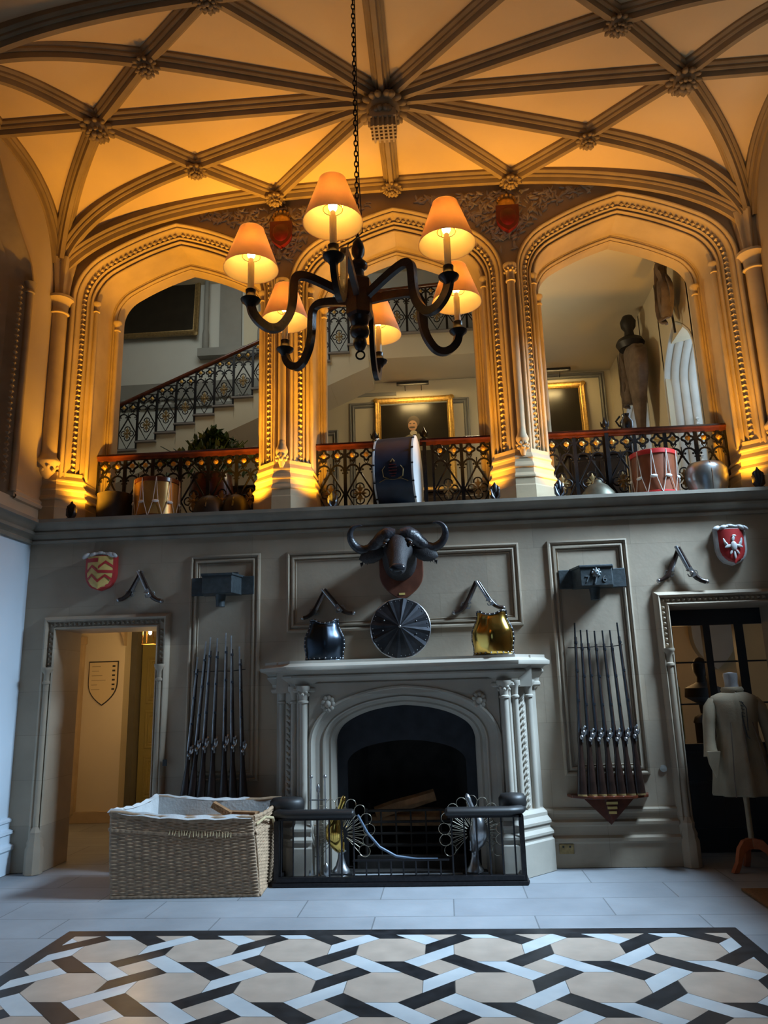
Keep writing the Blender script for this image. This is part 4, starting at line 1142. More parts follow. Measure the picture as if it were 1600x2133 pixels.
G = [('left of the coat shield', (-3.27, 2.57), (-3.03, 2.86), (-2.81, 2.54), (-3.07, 2.86), 'above the left doorway'),
     ('', (2.12, 2.56), (2.35, 2.86), (2.56, 2.53), (2.31, 2.89), 'above the right doorway'),
     ('', (-1.37, 2.32), (-1.13, 2.60), (-.86, 2.35), (-1.17, 2.60), 'over the dark breastplate'),
     ('', (.13, 2.32), (.38, 2.63), (.61, 2.35), (.36, 2.62), 'over the golden breastplate')]
for _, b1, m1, b2, m2, where in G:
    place_pistol(b1, m1, True, YW-.035, 'flintlock pistol, left of the pair %s' % where, 'crossed pistols')
    place_pistol(b2, m2, False, YW-.062, 'flintlock pistol, right of the pair %s' % where, 'crossed pistols')
# pistol pair on left wall, cut by frame
place_pistol((0, 0), (.2, .3), False, 0, 'pistol hanging on the pale left wall at the photo edge', 'crossed pistols')
o = [q for q in bpy.data.objects if q.get('label', '').startswith('pistol hanging')][0]
o.location = (XL+.05, 6.86, 2.62); o.rotation_euler = (radians(140), 0, radians(-90)); o.scale = (.8,)*3

# heraldic shields
def crest(cx, cz, w, h, label, red):
    t = thing('heraldic_shield', (cx, YW-.0, cz), label, 'shield')
    def srf(w, h, bulge, thick, y0):
        mb = MB(); rows = []
        for j in range(13):
            v = j/12; z = h/2-h*v; ww = w/2*(1 if v < .5 else sqrt(max(0.0, 1-((v-.5)/.5)**2.0)))
            rows.append([((2*u-1)*ww, y0-bulge*(1-(2*u-1)**2)-(.0), z-.012*0) for u in [i/12 for i in range(13)]])
        mb.grid(rows)
        edge = [r[0] for r in rows]+[rows[-1][6]]+[r[-1] for r in reversed(rows)]
        mb.grid([edge, [(x, 0, z) for x, y, z in edge]]); 
        return mb
    body = srf(w*1.08, h*1.05, .05, 0, -.05); body.build('backing', M_SILV if red else M_RED, t, 40)
    face = srf(w, h, .055, 0, -.055)
    face.build('field', M_RED if red else M_YEL, t, 40)
    def ysur(x, z): return -.058-.055*(1-(2*x/w)**2)
    if not red:
        mb = MB()
        def stripe(pts, th=.028):
            for (a, b) in zip(pts[:-1], pts[1:]):
                for i in range(8):
                    p = [a[0]+(b[0]-a[0])*i/8, a[1]+(b[1]-a[1])*i/8]; q = [a[0]+(b[0]-a[0])*(i+1)/8, a[1]+(b[1]-a[1])*(i+1)/8]
                    mb.add([(p[0], ysur(*p)-.002, p[1]-th/2), (q[0], ysur(*q)-.002, q[1]-th/2), (q[0], ysur(*q)-.002, q[1]+th/2), (p[0], ysur(*p)-.002, p[1]+th/2)], [(0, 1, 2, 3)])
        W = w/2*.95
        stripe([(-W, .01), (-W*.5, .07), (0, .01), (W, .01)]); stripe([(0, .05), (W*.5, .11), (W, .06)]); stripe([(-W*.95, -.08), (-W*.5, -.02), (0, -.09), (W*.5, -.03), (W*.9, -.07)]); stripe([(-W, .13), (-.005, .13)], .04)
        build_each(mb, 'red_chevron', M_RED, t)
    else:
        mb = MB()
        def blob(p, r, sc=(1, .25, 1), a=0): mb.ball((p[0], ysur(*p)-.004, p[1]), r, 8, 6, m=Matrix.Rotation(a, 3, 'Y'), sc=sc)
        blob((0, 0), .03, (1, .3, 1.6)); blob((0, .07), .018, (.8, .3, 1.6), .3); blob((.012, .10), .014, (1.5, .3, .8))
        for sg in (-1, 1):
            blob((sg*.045, .0), .022, (1.9, .25, .7), sg*.3); blob((sg*.075, .04), .02, (.6, .25, 2.2), sg*.25); blob((sg*.06, .02), .02, (.6, .25, 1.6), sg*.5); blob((sg*.03, -.06), .014, (.8, .25, 1.8), -sg*.5)
        blob((0, -.09), .016, (.7, .25, 2.4))
        mb.build('eagle', M_SILV, t, 60)
    mb = MB(); rnd = random.Random(2)
    for k in range(9):
        u = -1+2*k/8; mb.ball((u*w*.5, -.06-.02*rnd.random(), h*.5+.025*(1-abs(u))+.01), rnd.uniform(.022, .036), 8, 6, sc=(1.3, .8, .7), m=Matrix.Rotation(u*.6, 3, 'Y'))
    build_each(mb, 'mantling_lobe', M_SILV, t, 60)
crest(-3.47, 2.85, .30, .34, 'red and yellow chevron shield above the left doorway', False)
crest(2.84, 2.86, .27, .34, 'red shield with a pale eagle above the right doorway', True)

# lead rainwater hoppers
def hopper(cx, cz, label, face):
    t = thing('rainwater_hopper', (cx, YW, cz), label, 'rainwater hopper')
    d = .24
    mb = MB()
    b0 = [(-.20, 0), (-.15, -d), (.15, -d), (.20, 0)]
    mb.prism(b0, -.09, .10, 'z')
    mb.prism([(-.215, 0), (-.16, -d-.012), (.16, -d-.012), (.215, 0)], .085, .11, 'z')
    mb.build('box', M_LEAD, t, bevel=.006)
    mb = MB(); mb.box(-.32, .32, -.035, -.0, -.085, .10); mb.build('fixing_lugs', M_LEAD, t, bevel=.005)
    mb = MB(); mb.lathe([(.045, -.21), (.045, -.16), (.055, -.09)], (0, -.10, 0), 14); mb.build('outlet_pipe', M_LEAD, t, 50)
    if face:
        mb = MB(); mb.ball((0, -d-.005, .03), .035, 10, 8, sc=(1, .5, 1.1)); 
        for a in range(8): mb.ball((.035*cos(a*pi/4), -d-.002, .035+.035*sin(a*pi/4)), .014, 6, 4)
        for a in (-.012, .012): mb.ball((a, -d-.025, .04), .006, 6, 4)
        mb.ball((0, -d-.025, .02), .01, 6, 4); mb.tube([(0, -d-.006, -.01), (-.01, -d-.006, -.04), (-.02, -d-.004, -.07)], .008, 6)
        mb.build('lion_mask', M_LEADL, t, 60)
        for ch, xx in (('7', -.085), ('6', .075)):
            cu = bpy.data.curves.new('digit', 'FONT'); cu.body = ch; cu.size = .09; cu.extrude = .004; cu.align_x = 'CENTER'
            tmp = bpy.data.objects.new('tmp', cu); COL.objects.link(tmp); bpy.context.view_layer.update()
            me = bpy.data.meshes.new_from_object(tmp.evaluated_get(bpy.context.evaluated_depsgraph_get())); bpy.data.objects.remove(tmp)
            me.transform(Matrix.Translation((xx, -d-.002, -.055)) @ Matrix.Rotation(pi/2, 4, 'X')); me.materials.clear(); me.materials.append(M_LEADL)
            q = bpy.data.objects.new('digit', me); COL.objects.link(q); q.parent = t
    else:
        mb = MB()
        for a in (-.13, .13): mb.box(a-.03, a+.03, -.06, -.02, .10, .14)
        build_each(mb, 'top_lug', M_LEAD, t)
hopper(-2.19, 2.665, 'plain lead rainwater hopper mounted above the left muskets', False)
hopper(1.49, 2.60, 'lead rainwater hopper with lion mask and digits above the right muskets', True)

# buffalo head
bu = thing('buffalo_head', (-.385, YW, 2.48), 'mounted black buffalo head with sweeping horns above the round shield', 'trophy head')
BX = Matrix.Translation((.385, -YW, -2.48))
mb = MB(); mb.prism([(a*1.0-.375, b+2.72) for a, b in shieldpoly(.44, .52)], YW-.035, YW-.001); mb.tf(BX).build('plaque', M_PLAQ, bu, bevel=.008)
mb = MB(); mb.box(-.405, -.345, YW-.04, YW-.034, 2.515, 2.535); mb.tf(BX).build('name_plate', M_YEL, bu)
mb = MB()
cs = [  # centre y, z, half width, half height
    (YW-.03, 2.84, .17, .19), (YW-.12, 2.86, .175, .20), (YW-.20, 2.90, .17, .19), (YW-.27, 2.94, .155, .165), (YW-.33, 2.93, .135, .145), (YW-.38, 2.885, .12, .125), (YW-.43, 2.83, .10, .105), (YW-.475, 2.77, .088, .09), (YW-.515, 2.72, .086, .080), (YW-.545, 2.685, .08, .068), (YW-.56, 2.66, .045, .035)]
rows = []
for i, (y, z, a, b) in enumerate(cs):
    tl = min(1.0, i/6)*.75; row = []
    for k in range(18):
        q = 2*pi*k/18; xx = a*cos(q); zz = b*sin(q)
        if sin(q) > .3 and 2 < i < 8: xx *= .86
        row.append((-.385+xx, y-zz*sin(tl)*-1*-1*.5 if False else y-zz*sin(tl)*.6, z+zz*cos(tl)))
    rows.append(row)
mb.grid(rows, close=True); mb.add(rows[-1], [tuple(range(18))]); mb.add(rows[0], [tuple(range(18))])
mb.tf(BX).build('head', M_FURBLK, bu, 80, sub=1)
mb = MB(); mb.ball((-.385, YW-.545, 2.705), .078, 16, 10, sc=(1, .45, .62)); mb.tf(BX).build('muzzle_pad', mat('wet_black_nose', (.02, .02, .024), .22, nscale=30, amt=.3), bu, 70)
mb = MB()
for sg in (-1, 1): mb.ball((-.385+sg*.11, YW-.36, 3.0), .04, 12, 8, sc=(1, .6, .5), m=Matrix.Rotation(sg*.5, 3, 'Y'))
build_each(mb.tf(BX), 'brow', M_FURBLK, bu, 70)
for sg in (-1, 1):
    mb = MB()
    c = Vector((-.385, YW-.27, 3.04))
    pts = [c+Vector((sg*.03, -.03, .03)), c+Vector((sg*.10, -.03, .04)), c+Vector((sg*.18, -.0, -.01)), c+Vector((sg*.26, .02, -.085)), c+Vector((sg*.34, .02, -.11)), c+Vector((sg*.42, .0, -.07)), c+Vector((sg*.465, -.03, .0)), c+Vector((sg*.465, -.05, .07)), c+Vector((sg*.43, -.06, .12)), c+Vector((sg*.37, -.06, .135)), c+Vector((sg*.34, -.06, .125))]
    P = []; rr = [.062, .085, .072, .058, .05, .044, .037, .03, .022, .013, .004]; RR_ = []
    for i in range(len(pts)-1):
        for t in (0, .33, .66): P.append(pts[i].lerp(pts[i+1], t)); RR_.append(rr[i]+(rr[i+1]-rr[i])*t+.003*sin(len(P)*2.2)*(1 if i < 4 else 0))
    P.append(pts[-1]); RR_.append(rr[-1])
    for _ in range(2): P = [P[0]]+[(P[i-1]+P[i]*2+P[i+1])/4 for i in range(1, len(P)-1)]+[P[-1]]
    mb.tube(P, RR_, 14, flat=.85, up=(0, -1, .3)); mb.tf(BX).build('horn', M_HORN, bu, 60)
    mb = MB(); e = Vector((-.385+sg*.14, YW-.24, 2.93)); 
    Pe = [e, e+Vector((sg*.06, -.02, -.02)), e+Vector((sg*.13, -.03, -.045)), e+Vector((sg*.2, -.03, -.07)), e+Vector((sg*.245, -.02, -.08))]
    mb.tube(Pe, [.035, .075, .085, .06, .008], 10, flat=1.0, up=(0, 0, 1)); 
    mb.v = [(x, (YW-.26)+(y-(YW-.26))*.45, z) for x, y, z in mb.v]
    rnd = random.Random(8)
    for k in range(26):
        u = rnd.uniform(.2, .95); p = Pe[0].lerp(Pe[-1], u)+Vector((0, 0, -.04)); mb.tube([p, p+Vector((rnd.uniform(-.01, .02)*sg, 0, -.045))], [.006, .001], 4)
    mb.tf(BX).build('ear', M_FURBLK, bu, 70)
    mb = MB(); mb.ball((-.385+sg*.122, YW-.375, 2.965), .024, 12, 8); mb.tf(BX).build('eye', mat('glass_eye', (.02, .012, .01), .05), bu, 60)
    mb = MB(); mb.ball((-.385+sg*.04, YW-.555, 2.725), .02, 10, 6, sc=(1, .5, .8)); mb.tf(BX).build('nostril', M_BLKL, bu, 60)

# round shield on the mantel, leaning on the wall
rs_ = thing('round_shield', (-.40, 7.36, 1.895), 'dark round faceted metal shield standing on the mantel centre', 'shield')
mb = MB(); R_ = .293; n = 12; vs = []; 
cc = Vector((0, 0, R_))
apx = cc+Vector((0, -.10, 0)); ring = []
for k in range(n*4):
    a = 2*pi*k/(n*4)+.13; ring.append(cc+Vector((R_*cos(a), 0, R_*sin(a))))
for k in range(n):
    i0 = k*4; fold = cc+(ring[i0]-cc)*.5
    pts = [apx, ring[i0], ring[i0+1], ring[i0+2]+Vector((0, -.012, 0)), ring[i0+3], ring[(i0+4) % (n*4)]]
    mb.add(pts, [(0, 1, 2), (0, 2, 3), (0, 3, 4), (0, 4, 5)])
mb.build('disc', mat('blackened_shield_iron', (.035, .036, .042), .42, .8, nscale=7, amt=.4), rs_, 8)
mb = MB(); mb.tube([p for p in ring], .007, 6, closed=True); mb.build('rim', M_STEEL, rs_, 50)
mb = MB()
for k in range(40):
    a = 2*pi*k/40; mb.ball(cc+Vector((.27*cos(a), -.012, .27*sin(a))), .0045, 6, 4)
mb.ball(apx, .014, 8, 6)
for a in (.35, 2.7, -.4, 3.3): mb.ball(cc+Vector((.17*cos(a), -.05, .17*sin(a))), .007, 6, 4)
build_each(mb, 'rivet', M_STEEL, rs_, 60)
rs_.rotation_euler = (radians(-6), 0, 0)

# breastplates
def breast(cx, y, w, h, label, m, cat='breastplate', z0=1.893, rz=0, neckcut=.035):
    t = thing('breastplate', (cx, y, z0), label, cat); t.rotation_euler = (0, 0, rz)
    W = [(0, .98), (.06, .95), (.18, .95), (.35, 1.02), (.55, 1.0), (.68, .88), (.8, .76), (.9, .72), (1.0, .72)]
    def wv(v):
        for (a, b), (c, d) in zip(W[:-1], W[1:]):
            if a <= v <= c: return b+(d-b)*(v-a)/(c-a)
        return W[-1][1]
    rows = []
    for j in range(21):
        v = j/20; row = []
        for i in range(21):
            u = -1+i/10; a = u*pi*.5; dep = (.10+.05*sin(pi*min(1, v*1.1)))*(.75+.25*(1-v))
            rg = .018*max(0, 1-abs(u)*4)
            z = h*v
            if v > .85: z -= neckcut*(1-min(1, (abs(u)/.5)**2))*(v-.85)/.15
            row.append((w/2*wv(v)*sin(a), -dep*cos(a)*1.0-rg, z))
        rows.append(row)
    mb = MB(); mb.grid(rows); o = mb.build('plate', m, t, 60); so = o.modifiers.new('s', 'SOLIDIFY'); so.thickness = .006
    mb = MB()
    for row in ([r[0] for r in rows], [r[-1] for r in rows], rows[-1]): 
        for p in row[::2]: mb.ball(Vector(p)+Vector((0, -.006, 0)), .0085, 8, 5)
    for p in rows[1][::2]: mb.ball(Vector(p)+Vector((0, -.006, 0)), .0085, 8, 5)
    build_each(mb, 'rivet', M_STEEL, t, 60)
    mb = MB(); mb.tube(rows[0], .008, 6); mb.tube(rows[-1], .010, 8); mb.tube([r[0] for r in rows], .010, 8); mb.tube([r[-1] for r in rows], .010, 8); mb.build('border', M_DSTEEL, t, 60)
    return t
breast(-1.13, 7.27, .37, .385, 'dark steel breastplate with bright rivets at the left of the mantel', mat('blued_steel_plate', (.035, .045, .06), .25, .9), rz=.2)
breast(.48, 7.24, .385, .41, 'polished golden breastplate with riveted border at the right of the mantel', M_BRASS, rz=-.25)

# wall fittings
so_ = thing('socket_outlet', (1.04, YW-.045, .16), 'double brass electrical socket low on the wall right of the fireplace', 'socket')
mb = MB(); mb.box(-.065, .065, -.012, 0, -.042, .042); mb.build('plate', M_DGOLD, so_, bevel=.003)
mb = MB(); [mb.box(a-.008, a+.008, -.016, -.012, .012, .028) for a in (-.03, .03)]; build_each(mb, 'switch', M_BLKL, so_)
wc = MB(); wc.lathe([(.032, 0), (.032, .012), (.001, .014)], n=18, m=Matrix.Rotation(pi/2, 3, 'X')); o = wc.build('blanking_plate', M_GREYM); o.location = (1.98, YW-.001, .83); tag(o, 'small round grey plate on the wall between rack and right doorway', 'wall plate')
lk = MB(); lk.box(-.02, .02, -.012, 0, -.03, .03); o = lk.build('wall_switch', M_BLKL); o.location = (-2.71, YW-.06, .98); tag(o, 'small dark switch on the stone beside the left doorway', 'switch')
dm = MB(); dm.box(2.45, 4.6, 5.1, 6.75, -.001, .014); dm2 = MB(); dm2.box(2.25, 3.52, 5.0, 6.6, .0, .015); o = dm2.build('door_mat', M_MATC, loc=(2.9, 5.8, 0)); tag(o, 'brown coir mat on the stone floor at the right edge', 'mat')  # mat widened to darken the floor corner that lies in shade

# coat on stand
co = thing('coat_stand', (2.60, 7.22, 0), 'headless tailor form on an orange wooden tripod in the right doorway', 'dress stand')
mb = MB(); mb.lathe([(.024, .2), (.022, .5), (.026, .62), (.02, .9)], n=14); mb.build('pole', M_POLE, co, 50)
for k in range(3):
    a = radians(200+k*120 if k else 200); a = radians((195, -15, 90)[k]); d = Vector((cos(a), sin(a), 0)); sd = Vector((-sin(a), cos(a), 0))
    q = [(0, .27), (.09, .25), (.14, .19), (.17, .08), (.22, .0), (.17, 0), (.13, .07), (.10, .15), (.05, .18), (0, .18)]
    mb = MB(); vs = [d*r+sd*t+Vector((0, 0, z)) for t in (-.022, .022) for r, z in q]; n = len(q)
    mb.add(vs, [tuple(range(n)), tuple(range(2*n-1, n-1, -1))]+[(i, i+n, (i+1) % n+n, (i+1) % n) for i in range(n)]); mb.build('foot', M_PEG, co)
mb = MB(); mb.lathe([(.10, 1.30), (.085, 1.46), (.062, 1.50), (.055, 1.58), (.062, 1.64), (.058, 1.665), (.01, 1.675)], n=18); mb.lathe([(.18, .95), (.16, 1.1), (.19, 1.3), (.10, 1.42)], n=18, sy=.6); mb.build('neck_form', M_HEADF, co, 50)
ct = thing('buff_coat', (2.60, 7.22, .62), 'pale buff knee-length coat with open cuffs hanging on the stand', 'coat')
mb = MB(); rows = []
for (z, a, b) in ((.0, .255, .16), (.02, .26, .165), (.2, .24, .155), (.38, .205, .14), (.50, .175, .125), (.60, .18, .125), (.72, .205, .13), (.80, .22, .125), (.845, .19, .11), (.87, .13, .09), (.885, .075, .075)):
    row = []
    for k in range(48):
        q = 2*pi*k/48; f = 1+(.10*cos(q*8+z*2)*max(0, 1-z/.62)**.8); row.append((a*cos(q)*f, b*sin(q)*f-(.012 if abs(q-1.5*pi) < .06 else 0), z))
    rows.append(row)
mb.grid(rows, close=True); o = mb.build('body', M_COAT, ct, 70); so = o.modifiers.new('s', 'SOLIDIFY'); so.thickness = .006
for sg in (-1, 1):
    mb = MB(); mb.tube([(sg*.17, 0, .80), (sg*.215, -.01, .74), (sg*.245, -.02, .62), (sg*.262, -.03, .48), (sg*.27, -.05, .40), (sg*.272, -.06, .33)], [.055, .062, .055, .05, .055, .066], 16, cap=False)
    mb.build('sleeve', M_COAT, ct, 60)
    mb = MB(); mb.prism([(sg*.215, .38), (sg*.325, .38), (sg*.315, .28), (sg*.27, .16)], -.14, -.10); mb.build('cuff', M_COAT, ct)
mb = MB(); mb.tube([(.0, -.078, .90), (.0, -.125, .80), (.015, -.14, .6), (.03, -.135, .50), (.05, -.145, .48)], .006, 6); mb.tube([(0, -.11, .84), (.05, -.145, .74), (.045, -.135, .55)], .004, 6)
for k in range(5): mb.tube([(-.0, -.135, .80-.03*k), (.035, -.138, .785-.03*k)], .003, 5)
mb.build('lacing', M_BLKL, ct)
mb = MB(); mb.lathe([(.088, .872), (.10, .90), (.085, .925), (.08, .90)], n=24, sy=.95, cap=False); mb.build('collar', M_COAT, ct, 60)
mb = MB()
for a in (-.09, .10): mb.tube([(a, -.118, .62), (a*1.25, -.150, .40), (a*1.5, -.165, .15), (a*1.55, -.17, .0)], .0045, 5)
mb.tube([(.0, -.132, .62), (.01, -.158, .35), (.015, -.172, .0)], .004, 5); mb.build('seams', M_CLOTHD, ct)
sw = MB(); sw.tube([(2.78, 7.0, 1.0), (3.3, 7.02, .9)], .012, 8); o = sw.build('sword_scabbard', M_BLKL, smooth=50, loc=(2.8, 7, .98)); tag(o, 'dark scabbard tip crossing the coat hem at the photo edge', 'scabbard')

# ================================================================== BALUSTRADES
PW = .323; PH = .80
M_GOLDR = mat('gilt_rosette_metal', (.60, .36, .09), .4, .5, nscale=30, amt=.2)
def panel_mesh():
    ir = MB(); h = .155
    for x in (-h, h): ir.box(x-.012, x+.012, -.012, .012, 0, PH)
    ir.box(-h, h, -.008, .008, PH-.012, PH); ir.box(-h, h, -.008, .008, .0, .012)
    for cx in (-.077, .077):
        ir.tube([(cx+(.052+.012*cos(4*a))*cos(a), 0, PH-.085+(.052+.012*cos(4*a))*sin(a)) for a in [2*pi*i/24 for i in range(24)]], .013, 5, closed=True)
        # cusped heads
        pts = []
        for i in range(9):
            a = pi*i/8; pts.append((cx+.07*cos(a), 0, .53+.075*sin(a)))
        ir.tube(pts, .012, 5)
        for sx in (-1, 1): ir.ball((cx+sx*.042, 0, .545), .013, 6, 4); ir.ball((cx+sx*.058, 0, .51), .010, 6, 4)
        ir.tube([(cx-.03, 0, .655), (cx, 0, .605), (cx+.03, 0, .655)], .007, 5)
    for (a, b) in (((0, .62), (0, .50)), ((-.03, .565), (.03, .565))): ir.tube([(a[0], 0, a[1]), (b[0], 0, b[1])], .007, 5)
    ir.tube([(0, 0, .53), (h-.01, 0, .27), (0, 0, .01), (-h+.01, 0, .27), (0, 0, .53)], .0115, 6)
    for k in range(4):
        a = pi/2*k; c = (.062*cos(a), .27+.075*sin(a))
        ir.tube([(c[0]+.045*cos(b), 0, c[1]+.045*sin(b)) for b in [a-1.9+3.8*i/10 for i in range(11)]], .0085, 5)
    gd = MB(); rz_ = MB()
    for cx in (0,):
        rz_.ball((cx, -.006, PH-.085), .03, 10, 6, sc=(1, .45, 1)); rz_.ball((cx, -.02, PH-.085), .012, 8, 4)
    for k in range(4):
        a = pi/2*k; d = (cos(a), sin(a))
        gd.tube([(d[0]*.01, 0, .27+d[1]*.01), (d[0]*.05, -.006, .27+d[1]*.06), (d[0]*.075, 0, .27+d[1]*.11)], [.012, .02, .003], 6, flat=.6)
        for s in (-.5, .5): gd.tube([(d[0]*.02, 0, .27+d[1]*.02), (cos(a+s)*.06, -.004, .27+sin(a+s)*.075)], [.012, .010], 5)
    gd.ball((0, -.008, .27), .022, 8, 6, sc=(1, .6, 1))
    return ir, gd, rz_
ir, gd, rz_ = panel_mesh()
def make_panel(parent, x, y, z, first=[None]):
    if first[0] is None:
        a = ir.build('iron_panel', M_IRON, parent, 50); gd.build('gilt_flower', M_DGOLD, a, 60); r_1 = rz_.build('gilt_rosette', M_GOLDR, a, 60); r_1.location.x = -.077; r_2 = r_1.copy(); COL.objects.link(r_2); r_2.parent = a; r_2.location.x = .077; first[0] = a; a.location = (x, y, z); return a
    c = first[0].copy(); COL.objects.link(c); c.parent = parent; c.location = (x, y, z)
    for ch in first[0].children:
        d = ch.copy(); COL.objects.link(d); d.parent = c
    return c
labs = ['gallery balustrade of black iron tracery in the left arch, behind the gold drum', 'gallery balustrade of black iron tracery in the middle arch, behind the big blue drum', 'gallery balustrade of black iron tracery in the right arch, behind the red-hooped drum']
for b, cx in enumerate(BAYS):
    t = thing('balustrade', (cx, 7.95, ZL), labs[b], 'balustrade', 'gallery balustrades')
    segs = ((-.97, .97),) if b != 1 else ((-.97, -.27), (.19, .97))
    mb = MB()
    for (a, c) in segs:
        pr = [(-.035, 0), (-.04, .02), (-.02, .03), (-.025, .045), (0, .055), (.025, .045), (.02, .03), (.04, .02), (.035, 0)]
        rows = [[(x, y, PH+.03+z*.95) for y, z in pr] for x in (a, c)]; mb.grid(rows, close=True); mb.add(rows[0], [tuple(range(9))]); mb.add(rows[1], [tuple(range(9))])
        mb.box(a, c, -.02, .02, PH+.0, PH+.035)
    build_each(mb, 'handrail', M_MAHOG, t, 30)
    mb = MB()
    for (a, c) in segs: mb.box(a, c, -.02, .02, 0, .02)
    build_each(mb, 'bottom_rail', M_IRON, t)
    for k in range(6):
        x = -.97+PW*(k+.5)
        if b == 1 and -.35 < x < .17: continue
        make_panel(t, x, 0, .015)
    posts = [] if b == 0 else ([(-.31), (.24)] if b == 1 else [-.30])
    for x in posts:
        mb = MB(); mb.box(x-.02, x+.02, -.03, .03, 0, PH+.06); mb.lathe([(.03, PH+.06), (.035, PH+.08), (.015, PH+.10), (.03, PH+.125), (.032, PH+.15), (.012, PH+.19), (.002, PH+.22)], (x, 0, 0), 8)
        for a in (0, pi): mb.tube([(x, 0, PH+.1), (x+.035*cos(a), 0, PH+.12), (x+.045*cos(a), 0, PH+.17)], [.012, .012, .003], 5)
        mb.build('newel_post', M_IRON, t, 50)
# balustrade of the staircase
t = thing('stair_balustrade', (-3.0, 11.2, 5.9), 'black iron stair balustrade with gilt flowers rising to the right', 'balustrade')
kk = 0
for k in range(-3, nmax):
    x = TX0+TG*(k-.5); z = tread_z(k); o = make_panel(t, x+3.0, 0, z-5.9); o.scale = (.98, 1, 1.0)
for k in range(7):
    x = xl+.16+PW*k
    if x > .95: break
    make_panel(t, x+3.0, 0, zl-5.9)
mb = MB(); P_0 = Vector((TX0-TG*4, 11.2, tread_z(-4)+PH+.10)); P_1 = Vector((xl, 11.2, tread_z(nmax-1)+PH+.10)); P_2 = Vector((1.0, 11.2, zl+PH+.06))
mb.tube([p-Vector((-3, 11.2, 5.9)) for p in (P_0, P_1, P_2)], .042, 10, flat=.8); mb.build('handrail', M_MAHOG, t, 50)

# ================================================================== THINGS ON THE LEDGE
def drum(x, y, r, h, shell, hoop, label, name='side_drum', cord=M_ROPEW):
    t = thing(name, (x, y, ZL), label, 'drum')
    mb = MB(); mb.lathe([(r, .0), (r, h)], n=32); mb.build('shell', shell, t, 40)
    for z in (0, h-.05):
        mb = MB(); mb.lathe([(r+.006, z), (r+.012, z+.004), (r+.012, z+.046), (r+.006, z+.05), (r-.01, z+.05)], n=32); mb.build('hoop', hoop, t, 40)
    mb = MB(); mb.lathe([(r-.005, h), (.001, h+.002)], n=32, cap=False); mb.build('drumhead', M_SKINW, t)
    mb = MB(); n = 10
    for k in range(n):
        a, b = 2*pi*k/n, 2*pi*(k+.5)/n; R = r+.014
        top = [(R*cos(a), R*sin(a), h-.01), (R*cos(a+.10), R*sin(a+.10), h*.42)]; mb.tube(top, .004, 5); mb.tube([(R*cos(a), R*sin(a), h-.01), (R*cos(a-.10), R*sin(a-.10), h*.42)], .004, 5)
        mb.tube([(R*cos(a+.1), R*sin(a+.1), h*.42), (R*cos(b), R*sin(b), .02)], .004, 5); mb.tube([(R*cos(a-.1), R*sin(a-.1), h*.42), (R*cos(b-2*pi/n), R*sin(b-2*pi/n), .02)], .004, 5)
    mb.build('cords', cord, t)
    mb = MB()
    for k in range(n):
        a = 2*pi*k/n; R = r+.018; mb.ball((R*cos(a), R*sin(a), h*.40), .022, 8, 5, m=Matrix.Rotation(a+pi/2, 3, 'Z'), sc=(1.7, .5, .8))
    build_each(mb, 'ear_tab', M_SKINW, t, 60)
    return t
drum(-3.03, 7.72, .235, .46, M_DRUMG, M_MAHOG, 'gold side drum with white ear tabs on the ledge in the left arch')
drum(2.27, 7.68, .225, .485, M_DRUMB, M_DRUMRED, 'brown side drum with bright red hoops on the ledge in the right arch')
# dark vessel left
mb = MB(); mb.lathe([(.17, 0), (.185, .04), (.19, .15), (.185, .30), (.19, .33), (.16, .34), (.001, .35)], n=28); o = mb.build('leather_bucket', mat('dark_leather_gilt_rim', (.02, .016, .013), .4, nscale=6, amt=.4), smooth=40); o.location = (-3.50, 7.72, ZL); tag(o, 'squat black leather bucket left of the gold drum', 'bucket')
# dark helmets / kettles in left bay right part
for (x, r, lab) in ((-2.45, .17, 'dark round helmet on the ledge right of the gold drum'), (-2.16, .15, 'dark helmet on the ledge next to the pier, rightmost in the left arch')):
    t = thing('helmet', (x, 7.74, ZL), lab, 'helmet')
    mb = MB(); mb.lathe([(r*1.25, 0), (r*1.2, .015), (r, .03), (r, .12), (r*.86, .2), (r*.55, .26), (r*.15, .285), (.01, .29)], n=24, sy=.85); mb.build('skull', M_BLKL, t, 50)
    mb = MB(); mb.tube([(0, -r*.85, .12), (0, -r*.6, .22), (0, 0, .295), (0, r*.6, .22)], .012, 6); mb.build('comb', M_DSTEEL, t, 50)
# bass drum, standing on edge
bd_ = thing('bass_drum', (-.39, 7.66, ZL), 'tall blue bass drum painted with a faded coat of arms, standing on its rim', 'drum'); bd_.rotation_euler = (0, 0, radians(-6))
Rr = .40; hw = .20; RM = Matrix.Rotation(pi/2, 3, 'Y'); c0 = Vector((0, .08, Rr+.012))
mb = MB(); mb.lathe([(Rr, -hw), (Rr, hw)], c=c0, n=48, m=RM, cap=False); mb.build('shell', M_DRUMBLUE, bd_, 40)
for s in (-1, 1):
    mb = MB(); mb.lathe([(Rr-.01, s*hw-.008), (Rr+.010, s*hw-.008), (Rr+.010, s*hw+.010), (Rr-.02, s*hw+.010)], c=c0, n=48, m=RM, cap=False); mb.build('hoop', M_SKINW, bd_, 40)
    mb = MB(); mb.lathe([(Rr-.005, s*hw+.012), (.001, s*hw+.016)], c=c0, n=48, m=RM, cap=False); mb.build('drumhead', M_SKINW, bd_)
    mb = MB()
    for k in range(14):
        a = 2*pi*k/14; mb.obox(c0+Vector((s*hw, Rr*1.05*cos(a), Rr*1.03*sin(a))), (.03, .014, .014), Matrix.Rotation(a, 3, 'X'))
    build_each(mb, 'hoop_claw', M_BLKL, bd_)
mb = MB()
def on(x, z):  # point on the front of the shell
    z -= .09
    q = max(-.98, min(.98, (z-Rr-.012)/Rr)); return Vector((x, .08-sqrt(1-q*q)*Rr-.004, z))
